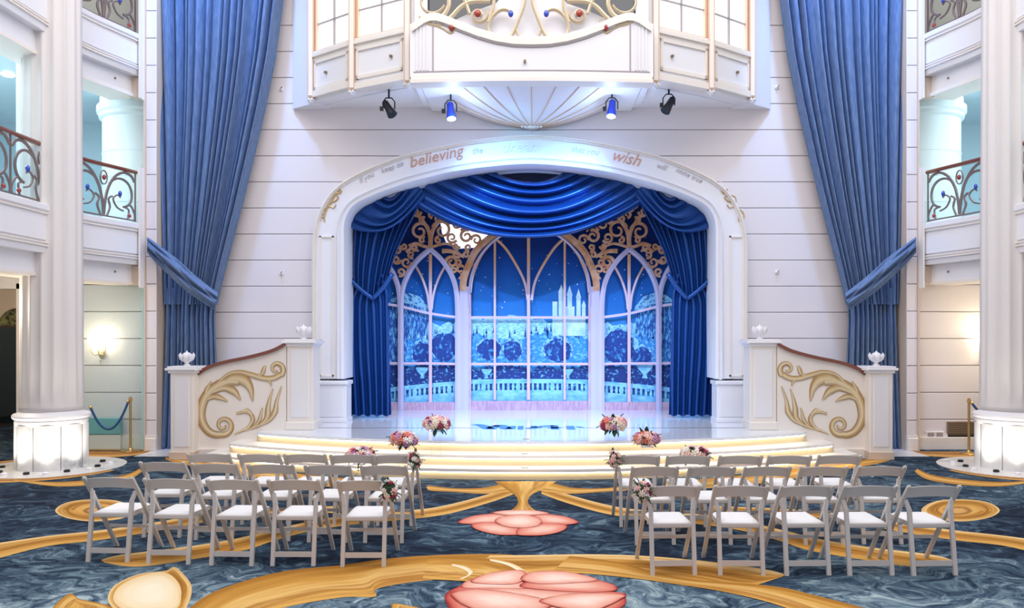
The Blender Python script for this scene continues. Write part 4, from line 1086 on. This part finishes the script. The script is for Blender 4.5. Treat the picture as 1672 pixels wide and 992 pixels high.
for sg in (-1, 1):
    fl_ = sg > 0; lab = 'left' if sg < 0 else 'right'
    for lv, (zt, nm) in enumerate(((4.20,'lower'), (7.66,'upper'))):
        t = thing('side_balcony', (sg*7.6, 12, zt), f'{nm} white gallery balcony with jewelled scroll railing on the {lab}', 'balcony', 'gallery balconies')
        g = strip([(-.5,zt-.02),(.0,zt-.02),(.04,zt-.04),(.04,zt-.12),(.0,zt-.16),(0,zt-.58),(-.03,zt-.60),(-.03,zt-.68),(.0,zt-.70),(-.02,zt-.78),(-.5,zt-.78)], fl_); obj('fascia', g, M['white'], t, smooth='a')
        for dz in (.615, .66, .155):
            g = strip([(.0,zt-dz),(.028,zt-dz),(.028,zt-dz-.022),(.0,zt-dz-.022)], fl_); obj('fascia_moulding', g, M['cream'], t)
        g = strip([(-.7,zt-1.10),(-.16,zt-1.10),(-.16,zt-.76),(-.7,zt-.76)], fl_); obj('recessed_beam', g, M['white'], t)
        g = strip([(-.72,zt-1.14),(-.14,zt-1.14),(-.14,zt-1.09),(-.72,zt-1.09)], fl_); obj('beam_edge', g, M['cream'], t)
        # floor slab / ceiling of the lobby below
        g = G(flip=fl_); g.box(-14, -7.75, 6, 18.2, zt-.75, zt-.30); obj('gallery_slab', g, M['tealwall'] if lv else M['white'], t)
        rh = .92
        def rmap(u, v, h):
            X, Y, nx, ny = along(min(max(u, .001), cum[-1]-.001)); return (X+nx*(h-.10), Y+ny*(h-.10), zt+v)
        rails = [(.10+.1*k, rh) for k in range(62)]
        g = G(flip=fl_); g.ribbon(rails, .06, lambda u, v, h: rmap(u, v, h), -.03, .03, .2); obj('handrail', g, M['wood'], t, smooth='a')
        g = G(flip=fl_); g.ribbon([(a, .03) for a, _ in rails], .025, rmap, -.01, .01, 0); obj('bottom_rail', g, M['iron'], t)
        g = G(flip=fl_)
        rows = []
        for a, _ in rails:
            rows.append([g.p(*rmap(a, .05, -.05)), g.p(*rmap(a, .88, -.05)), g.p(*rmap(a, .88, -.062)), g.p(*rmap(a, .05, -.062))])
        for A, B in zip(rows, rows[1:]):
            for j in range(4): g.q(A[j], A[(j+1)%4], B[(j+1)%4], B[j])
        g.q(*rows[0][::-1]); g.q(*rows[-1]); obj('glass_panel', g, M['glass'], t)
        for m0 in range(4):
            b0 = .12+1.45*m0
            g = G(flip=fl_)
            g.box(0,0,0,0,0,0) if False else None
            for mir_ in (1, -1):
                mx = lambda L: [(b0+.72+mir_*x, z) for x, z in L]
                for L, w in (([(0.0,.05),(.03,.30),(.10,.55),(.24,.76),(.42,.86),(.60,.84),(.70,.74)], .045),
                             (spiral(.38,.46,.30,.22,2.6,-1.4,20), .04), ([(.42,.17),(.28,.22),(.20,.36),(.30,.44),(.36,.40)], .025),
                             ([(.52,.04),(.55,.20),(.46,.24)], .025), ([(.06,.03),(.13,.20),(.10,.34),(.18,.40)], .03), ([(.44,.24),(.58,.30),(.70,.16),(.71,.04)], .03)):
                    g.ribbon(mx(catmull(L, 4) if len(L) < 12 else L), w, rmap, -.012, .012, .2)
            a = rmap(b0-.005, .03, 0); 
            obj('scroll_panel', g, M['iron'], t)
            g = G(flip=fl_); p0 = rmap(b0, .03, 0); p1 = rmap(b0, .9, 0); g.bar(p0, p1, .022, .022, (0,1,0)); obj('baluster', g, M['iron'], t)
            for mir_ in (1, -1):
                for (dx, z, mt, rz) in ((.34,.47,'bluejewel',.055), (.55,.10,'redjewel',.04)):
                    p = rmap(b0+.72+mir_*dx, z, .01); g = G(flip=fl_); g.ball(p, .035, .035, rz, 8, 6); obj('jewel', g, M[mt], t, smooth=True)
            p = rmap(b0+.72, .70, .01); g = G(flip=fl_); g.ball(p, .035, .035, .05, 8, 6); obj('jewel', g, M['redjewel'], t, smooth=True)
            g = G(flip=fl_); g.ribbon([(b0+.72+.07*math.cos(a_), .70+.12*math.sin(a_)) for a_ in [2*PI*k/20 for k in range(21)]], .02, rmap, -.01, .01, .2); obj('jewel_ring', g, M['iron'], t)
        for s_ in (.55, 1.9, 3.3):
            X, Y, nx, ny = along(s_); g = G(flip=fl_); g.ball((X-nx*.15, Y-ny*.15, zt-.93), .02, n=8, m=5); obj('sprinkler_head', g, M['vent'], t)
        g = G(flip=fl_); g.box(-7.16, -7.13, 14.50, 14.80, zt-1.2, zt+1.0)
        obj('end_panel', g, M['cream'], t)
        g = G(flip=fl_); g.box(-7.40, -7.165, 14.62, 14.80, zt-1.15, zt-.79); obj('beam_end_block', g, M['tan'], t)
    # gallery interior: outer wall, back wall, round drum, upper ceiling
    iw = thing('wall_gallery_'+lab, (sg*10, 17, 0), kind='structure')
    g = G(flip=fl_); g.box(-14, -6.9, 18.0, 18.2, 4, 7.3); obj('gallery_back_wall', g, M['tealwall'], iw)
    g = G(flip=fl_); g.box(-14, -6.9, 15.6, 15.8, 7.37, 10.6); obj('upper_back_wall', g, M['tan'], iw)
    g = G(flip=fl_); g.box(-14.2, -14, 6, 20.2, 0, 10.6); obj('gallery_side_wall', g, M['tealwall'], iw)
    ce = thing('ceiling_gallery_'+lab, (sg*10, 12, 10.5), kind='structure')
    g = G(flip=fl_); g.box(-14.2, -7.6, 6, 18.2, 10.4, 10.6); obj('ceiling_panel', g, M['tealwall'], ce)
    d = thing('round_drum', (sg*7.8, 16.1, 4.2), f'wide round white drum with moulded collar behind the {lab} gallery railing', 'column', 'white drums in the galleries')
    c = (-7.78, 16.1, 0)
    g = G(flip=fl_); g.lathe([(.80,3.91),(.80,6.38),(.80,6.40)], c, 48); obj('drum', g, M['whitedrum'], d, smooth='a')
    for z in (4.7, 5.2, 5.7):
        g = G(flip=fl_); g.lathe([(.80,z),(.812,z+.01),(.812,z+.02),(.80,z+.03)], c, 48); obj('joint_band', g, M['whitedrum'], d)
    g = G(flip=fl_); g.lathe([(.80,6.38),(.86,6.42),(.86,6.48),(.90,6.52),(.90,6.64),(.84,6.70),(.84,6.90)], c, 48); obj('collar', g, M['whitedrum'], d, smooth='a')
    # slender post behind the column and door opening trim
    g = G(flip=fl_); g.box(-9.62, -9.45, 14.86, 15.2, 0, 3.1); g.box(-12, -9.4, 14.86, 15.1, 3.0, 3.5)
    tr = obj('trim_1' if sg < 0 else 'trim_2', g, M['cream'], kind='structure')
    g = G(flip=fl_)
    for z0, z1 in ((4.2,6.9),(7.66,10.4)): g.box(-8.42, -8.22, 13.0, 13.25, z0, z1)
    po = obj('gallery_post', g, M['white']); tag(po, f'slim white post standing behind the {lab} fluted column in the gallery', 'post', 'gallery posts')
    # flush ceiling lamps
    for k, (x, y) in enumerate(((-9.2,12),(-10.4,13.3),(-9.6,14.6),(-11.2,11.2),(-10.8,15.8))):
        lp = thing('ceiling_downlight', (sg*abs(x), y, 6.9), f'small round ceiling downlight over the {lab} gallery, {("third nearest","fourth nearest","second farthest","nearest","farthest")[k]} of five', 'ceiling light', f'downlights over the {lab} gallery')
        g = G(flip=fl_); g.lathe([(0,6.885),(.09,6.885),(.11,6.91)], (x,y,0), 14); obj('lamp', g, M['lampshade'], lp)
    area('gallery_light', (sg*9.8, 13, 6.8), (sg*9.8, 13, 0), 3, 6, 130, (.70,.93,1))
    area('gallery_light', (sg*9.8, 13, 10.2), (sg*9.8, 13, 0), 3, 6, 70, (.85,.92,1))
    point('gallery_glow', (sg*9.8, 13.6, 5.6), 45, (.75,.96,1), .4)
    point('lobby_glow', (sg*9.0, 12.6, 2.6), 55 if sg < 0 else 45, (1,.86,.66), .3)

# hall beyond the doorway at far left
dw = thing('door_1', (-12.4, 19, 0), kind='structure')
YD = 19.0
g = G(); g.box(-16, -7.2, YD+.05, YD+.25, 0, 3.6); obj('hall_wall', g, M['tan'], dw)
g = G(); g.box(-16, -7.2, 15.2, YD+.1, 3.25, 3.45); obj('hall_ceiling', g, M['tan'], dw)
cxd = P(30,0,YD)[0]; r = .42; zsp = P(0,535,YD)[2]
def archpts(r, zs): return [(cxd-r,0)]+[(cxd-r*math.cos(PI*k/16), zs+r*math.sin(PI*k/16)*1.0) for k in range(17)]+[(cxd+r,0)]
g = G(); g.poly(archpts(r+.05, zsp), YD-.04, YD+.06); fr = obj('door_frame', g, M['darkwood'], dw)
g = G(); g.poly([(cxd-r,.05),(cxd-r,zsp),(cxd-.03,zsp),(cxd-.03,.05)], YD-.05, YD-.02).poly([(cxd+.03,.05),(cxd+.03,zsp),(cxd+r,zsp),(cxd+r,.05)], YD-.05, YD-.02); obj('door_leaf', g, M['doorglass'], dw)
g = G(); g.poly([(cxd-r*math.cos(PI*k/16), zsp+.05+(r-.02)*math.sin(PI*k/16)) for k in range(17)], YD-.05, YD-.02); obj('fanlight', g, M['fanlight'], dw)
point('hall_lamp', (-11.8, 17, 2.9), 40, (1,.85,.62), .15)

# glass screen below the left gallery
t = thing('glass_screen', (-7.75, 14.5, 0), 'tall teal tinted glass screen between left column and back wall', 'glass screen')
g = G(); g.box(-8.6, -7.18, 14.70, 14.712, .02, 3.06); obj('glass_pane', g, M['glass'], t)
g = G(); g.box(-7.19, -7.165, 14.68, 14.73, 0, 3.06); obj('edge_channel', g, mat('aqua_edge', (.35,.75,.80), .2), t)
g = G(); g.box(-8.6, -7.165, 14.67, 14.74, 0, .03); obj('floor_channel', g, M['brass'], t)
t = thing('teal_cabinet', (-7.95, 14.7, 0), 'low teal box standing behind the glass screen', 'cabinet')
g = G(); g.bbox(-8.6, -7.62, 14.74, 14.83, .30, .60, .01); obj('box_body', g, mat('teal_paint', (.22,.50,.50), .4), t)
g = G(); g.box(-8.6, -7.62, 14.75, 14.83, .0, .29); obj('box_base', g, M['cream'], t)
# ================================================================== SCONCES
def sconce(x, y, z, lab):
    t = thing('wall_sconce', (x, y, z), lab, 'wall lamp')
    g = G(); g.lathe([(0,-.16),(.02,-.15),(.05,-.08),(.06,-.02),(.03,.02),(0,.03)], (x, y-.04, z-.08), 12); obj('backplate', g, M['palegold'], t, smooth=True)
    for k, dx in enumerate((-.13, 0, .13)):
        g = G(); g.tube(catmull([(x,y-.06,z-.12),(x+dx*.6,y-.13,z-.16),(x+dx,y-.16,z-.08),(x+dx,y-.16,z-.0)], 4), .012, 6); a = obj('arm', g, M['palegold'], t, smooth=True)
        g = G(); g.lathe([(.012,0),(.012,.07)], (x+dx, y-.16, z), 8); obj('candle', g, M['white'], a)
        g = G(); g.lathe([(.035,.03),(.055,.06),(.065,.12),(.05,.17)], (x+dx, y-.16, z), 14); obj('shade', g, M['lampshade'], t, smooth=True)
    g = G(); g.tube([(x,y-.08,z-.26),(x,y-.08,z-.32)], [.015,.004], 6); obj('drop', g, M['palegold'], t)
    point('sconce_light', (x, y-.28, z+.15), 14, (1,.82,.55), .06)
sx, sy, sz = P(167,565,14.85)
sconce(sx, sy+.02, sz, 'three armed wall sconce glowing behind glass beside left column')
sx, sy, sz = P(1606,560,14.85)
sconce(sx, sy+.02, sz, 'glowing wall sconce half hidden by the right column')
# ================================================================== STANCHIONS & ROPES
def stanchion(px, pyb, h, lab):
    x, y, _ = GP(px, pyb)
    t = thing('rope_stanchion', (x, y, 0), lab, 'stanchion')
    g = G(); g.lathe([(0,0),(.16,0),(.165,.015),(.14,.03),(.04,.05),(.03,.07),(0,.07)], (x,y,0), 24); obj('base', g, M['brass'], t, smooth='a')
    g = G(); g.lathe([(.022,.06),(.022,h-.08),(.034,h-.07),(.034,h-.03),(.02,h-.02),(.03,h),(0,h+.01)], (x,y,0), 14); obj('post', g, M['brass'], t, smooth='a')
    return (x, y, h-.06)
def rope(A, B, sag, lab):
    A = Vector(A); B = Vector(B)
    t = thing('barrier_rope', tuple(A), lab, 'rope')
    pts = [A.lerp(B, k/24)-Vector((0,0,sag*(1-(2*k/24-1)**2))) for k in range(25)]
    g = G(); g.tube(pts, .022, 8); obj('rope', g, M['rope'], t, smooth=True)
    for q in (A, B):
        g = G(); g.ball(tuple(q), .03, n=8, m=6); obj('hook', g, M['brass'], t, smooth=True)
a = stanchion(213, 737, 1.0, 'brass rope stanchion standing before the glass screen at left')
b = stanchion(60, 740, 1.0, 'brass rope stanchion hidden behind the left column')
rope((a[0]-.04, a[1], a[2]-.02), (b[0]+.9, a[1]-.1, a[2]-.12), .45, 'blue velvet rope sagging from the left stanchion to the column')
rope((b[0]+.9-1.5, a[1]-.5, .32), (b[0]+.9-2.8, a[1]-.6, .55), .06, 'blue velvet rope running low across the doorway left of the column')
a = stanchion(1582, 741, 1.0, 'brass rope stanchion standing by the wall vent at right')
rope((a[0]+.04, a[1]-.02, a[2]-.02), (a[0]+1.1, a[1]-.2, .80), .35, 'blue velvet rope from the right stanchion to behind the column')
# outlet & vent on the right wall
Yr = 14.86
t = thing('wall_vent', (P(1600,0,Yr)[0], Yr, .5), 'brown grille vent low on the right wall', 'vent')
x0, _, z1 = P(1547,688,Yr); x1, _, z0 = P(1640,718,Yr)
g = G(); g.box(x0, x1, Yr-.01, Yr+.05, z0, z1); obj('vent_frame', g, M['vent'], t)
for k in range(9):
    z = lerp(z0+.02, z1-.02, k/8); g = G(); g.box(x0+.02, x1-.02, Yr-.022, Yr-.01, z-.006, z+.006); obj('slat', g, M['vent'], t)
t = thing('wall_outlet', (P(1526,708,Yr)[0], Yr, .3), 'pale double socket plate low on the right wall', 'socket')
x0, _, z1 = P(1511,704,Yr); x1, _, z0 = P(1541,714,Yr)
g = G(); g.bbox(x0, x1, Yr-.015, Yr+.03, z0, z1, .004); obj('plate', g, M['cream'], t)
for k in range(2):
    a0 = lerp(x0, x1, .1+.48*k); g = G(); g.box(a0, a0+(x1-x0)*.34, Yr-.02, Yr-.014, z0+.02, z1-.02); obj('socket', g, M['groove'], t)
for (px, py, Y, lab) in ((460,146,YW,'left of the bay'), (460,446,YW,'right of the left curtain'), (1268,143,YW,'right of the bay'), (1268,444,YW,'left of the right curtain')):
    x, y, z = P(px, py, Y)
    t = thing('sprinkler', (x, y, z), f'tiny dark sprinkler head on the plank wall {lab}', 'sprinkler', 'sprinklers on the plank wall')
    g = G(); g.lathe([(0,0),(.04,0),(.04,.012),(.015,.02),(.012,.05),(0,.05)], (0,0,0), 12)
    g.v = [(x+a, y-.015-c, z+b) for a, b, c in g.v]; obj('rose', g, M['white'], t)
    g = G(); g.bar((x,y-.06,z),(x+.03,y-.075,z+.03), .014, .014); obj('nozzle', g, M['vent'], t)

# ================================================================== CHAIRS
def build_chair():
    t = thing('folding_chair', (0,0,0))
    W = .228; wi = .188
    for s in (-1, 1):
        x = s*W
        g = G(); g.bar((x,.0,.785),(x,.125,.63), .026, .034, (1,0,0)); g.bar((x,.125,.63),(x,.56,.0), .026, .034, (1,0,0))
        g.ball((x,.0,.785), .017, .019, .014, 8, 5); obj('leg', g, M['chair'], t)
        x = s*wi
        g = G(); g.bar((s*(W-.018),.105,.645),(x,.075,.56), .026, .034, (1,0,0)); g.bar((x,.078,.57),(x,.0,.0), .028, .036, (1,0,0)); obj('leg', g, M['chair'], t)
    # arched backrest
    g = G(); n = 14; rows = []
    for k in range(n+1):
        u = -1+2*k/n; x = u*(W-.012); ar = .018*(1-u*u); y = .02-.028*(1-u*u)
        zt = .772+ar; zb = .672+ar*.9
        rows.append([g.p(x,y-.001,zt), g.p(x,y+.02,zt), g.p(x,y+.075,zb), g.p(x,y+.055,zb)])
    for A, B in zip(rows, rows[1:]):
        for j in range(4): g.q(A[j], A[(j+1)%4], B[(j+1)%4], B[j])
    g.q(*rows[0][::-1]); g.q(*rows[-1]); obj('backrest', g, M['chair'], t, smooth='a')
    g = G(); g.bbox(-.176, .176, .05, .47, .405, .448, .008); obj('seat', g, M['chair'], t)
    g = G(); 
    B = [(-.162,.075),(.162,.075),(.172,.455),(-.172,.455)]
    def pad(u, v):
        x = lerp(-.165,.165,u)*(1+.05*v); y = lerp(.07,.462,v); e = min(u,1-u,v,1-v)
        return (x, y, .447+.022*min(1, e*9)**.5)
    g.grid(pad, 12, 12); g.uv = {}; obj('seat_pad', g, M['pad'], t, smooth=True)
    g = G(); g.bar((-wi,.012,.105),(wi,.012,.105), .012, .048, (0,0,1)); obj('stretcher', g, M['chair'], t)
    g = G(); g.bar((-W,.395,.245),(W,.395,.245), .02, .03, (0,0,1)); obj('stretcher', g, M['chair'], t)
    g = G(); g.bar((-.178,.3,.395),(.178,.3,.395), .03, .02, (0,0,1)); obj('stretcher', g, M['chair'], t)
    return t
proto = build_chair()
rows = []
L1 = [((551+635)/2,925),((437+520)/2,923.5),((334+422)/2,923),((233+317)/2,920.5),((135+217)/2,917)]
L2 = [(626,886),(534,885),(441,883),(349,881),(264,877)]
L3 = [(644,858),(573.5,857),(497,856),(422,856),(340,855)]
R1 = [(1100,939),(1211,939),(1319,939),(1422,939),(1526,939)]
R2 = [(1070,889),(1163,889),(1254,889),(1346,889),(1441,888)]
R3 = [(1042,860),(1124,860),(1210,860),(1290,860),(1372,859)]
first = True; ordn = ['aisle chair', 'second chair from the aisle', 'middle chair', 'second chair from the outer end', 'outermost chair']
aisle = {}
for side, blocks in (('left', (L1, L2, L3)), ('right', (R1, R2, R3))):
    for r, row in enumerate(blocks):
        for k, (px, py) in enumerate(row):
            o = proto if first else copy_tree(proto); first = False
            x, y, _ = GP(px, py)
            if r == 0: x *= 1
            o.location = (x, y, 0); o.rotation_euler = (0, 0, math.radians(R_.uniform(-2,2)+(2.0 if side == 'left' else -1.5)*(-1 if side=='left' else -1)*.5))
            rn = ('nearest', 'middle', 'farthest')[r]
            fl = ' with posy' if (k == 0 and r != 1) else ''
            o['label'] = f'white folding chair{fl}, {ordn[k]}, {rn} row, {side} block'
            o['category'] = 'chair'; o['group'] = f'white folding chairs in the {side} block'
            if k == 0: aisle[(side, r)] = (x, y)

# ================================================================== FLOWERS
cols = {'cream_bloom': (.85,.74,.60), 'blush_bloom': (.85,.52,.48), 'coral_bloom': (.75,.22,.14), 'mauve_bloom': (.50,.25,.45), 'white_bloom': (.90,.87,.82), 'wine_bloom': (.32,.03,.08)}
blooms = {}
def bloom_mesh(key, col):
    m = mat(key+'_petals', col, .65)
    g = G(); g.ball((0,0,0), .5, .5, .42, 8, 5)
    for ring_, (n_, r_, z_) in enumerate(((5,.55,.12),(7,.8,-.12))):
        for k in range(n_):
            a = 2*PI*(k+.5*ring_)/n_; c = (r_*math.cos(a), r_*math.sin(a), z_)
            g.ball(c, .32, .32, .30, 6, 4)
    me = bpy.data.meshes.new(key); me.from_pydata(g.v, [], g.f); me.materials.append(m); me.shade_smooth(); blooms[key] = me
for k, c in cols.items(): bloom_mesh(k, c)
g = G(); g.grid(lambda u, v: ((u-.5)*math.sin(PI*min(max(v,.02),.98))*.7, .12*math.sin(PI*v)-abs(u-.5)*.2, v), 4, 6)
leafme = bpy.data.meshes.new('leaf'); leafme.from_pydata(g.v, [], g.f); leafme.materials.append(M['green'])
def bouquet(name, c, rx, ry, rz, nb, nl, br, keys, lab, cat, grp, facing=None):
    t = thing(name, c, lab, cat, grp)
    pts = []
    tries = 0
    while len(pts) < nb and tries < 4000:
        tries += 1
        v = Vector((R_.gauss(0,1), R_.gauss(0,1), R_.gauss(0,1))).normalized()
        if facing is None and v.z < -.35: continue
        if facing is not None and v.y > .3: continue
        if all((v-w).length > 1.15*math.sqrt(4/nb)*.85 for w in pts) or tries > 3000: pts.append(v)
    for v in pts:
        o = bpy.data.objects.new('bloom', blooms[R_.choice(keys)]); COL.objects.link(o); o.parent = t
        o.location = (v.x*rx, v.y*ry, v.z*rz); s_ = br*R_.uniform(.8,1.2); o.scale = (s_, s_, s_)
        o.rotation_euler = v.to_track_quat('Z','Y').to_euler()
    for k in range(nl):
        v = Vector((R_.gauss(0,1), R_.gauss(0,1), R_.gauss(0,1))).normalized()
        o = bpy.data.objects.new('leaf', leafme); COL.objects.link(o); o.parent = t
        o.location = (v.x*rx*.7, v.y*ry*.7, v.z*rz*.7); s_ = br*R_.uniform(1.6,2.6); o.scale = (s_*.7, s_, s_)
        o.rotation_euler = v.to_track_quat('Z','Y').to_euler()
    g = G(); g.ball(c, rx*.85, ry*.85, rz*.85, 10, 6); obj('foliage_core', g, M['green'], t, smooth=True)
    return t
stands = [(713,692,12.12,.323,'topmost'), (659,718,11.93,.162,'middle'), (588,744,11.25,0,'lowest')]
rst = [(1001,692,12.12,.323,'topmost'), (1056,717,11.95,.162,'middle'), (1135,742,11.3,0,'lowest')]
pal = ['cream_bloom','blush_bloom','coral_bloom','mauve_bloom','white_bloom','blush_bloom','cream_bloom','wine_bloom']
for lab, L in (('left', stands), ('right', rst)):
    for (px, py, Y, zb, wh) in L:
        x, y, z = P(px, py, Y)
        y = max(y, 0)
        s_ = thing('acrylic_stand', (x, y, zb), f'clear acrylic stand under the {wh} flower arrangement on the {lab}', 'stand', 'clear stands on the steps')
        ht = z-.10
        g = G()
        for dx in (-.07, .07):
            for dy in (-.07, .07): g.box(x+dx-.008, x+dx+.008, y+dy-.008, y+dy+.008, zb, ht)
        obj('post', g, M['acrylic'], s_)
        g = G(); g.bbox(x-.09, x+.09, y-.09, y+.09, ht-.008, ht, .002); obj('top_plate', g, M['acrylic'], s_)
        bouquet('flower_arrangement', (x, y, z), .195, .16, .115, 38, 12, .055, pal, f'round pink and cream flower arrangement, {wh} of three on the {lab} of the steps', 'flowers', 'flower arrangements on the steps')
dk = ['cream_bloom','white_bloom','wine_bloom','blush_bloom']
for side, r, px, py, lab in (('left',2,677,750,'posy of white and wine blooms tied to farthest row aisle chair on left'),
                             ('left',0,636,799,'posy of cream and rose blooms tied to nearest row aisle chair on left'),
                             ('right',2,1003,749,'small leafy posy tied to farthest row aisle chair on right'),
                             ('right',0,1050,802,'leafy wine and pink posy tied to nearest row aisle chair on right')):
    ax, ay = aisle[(side, r)]
    x, y, z = P(px, py, ay-.03)
    sc = .085 if r == 0 else .082
    bouquet('chair_posy', (x, y, z), sc*.85, sc*.6, sc*1.05, 13, 26, .030, dk if side == 'left' else dk+['blush_bloom'], lab, 'flowers', 'posies tied to aisle chairs', facing=1)
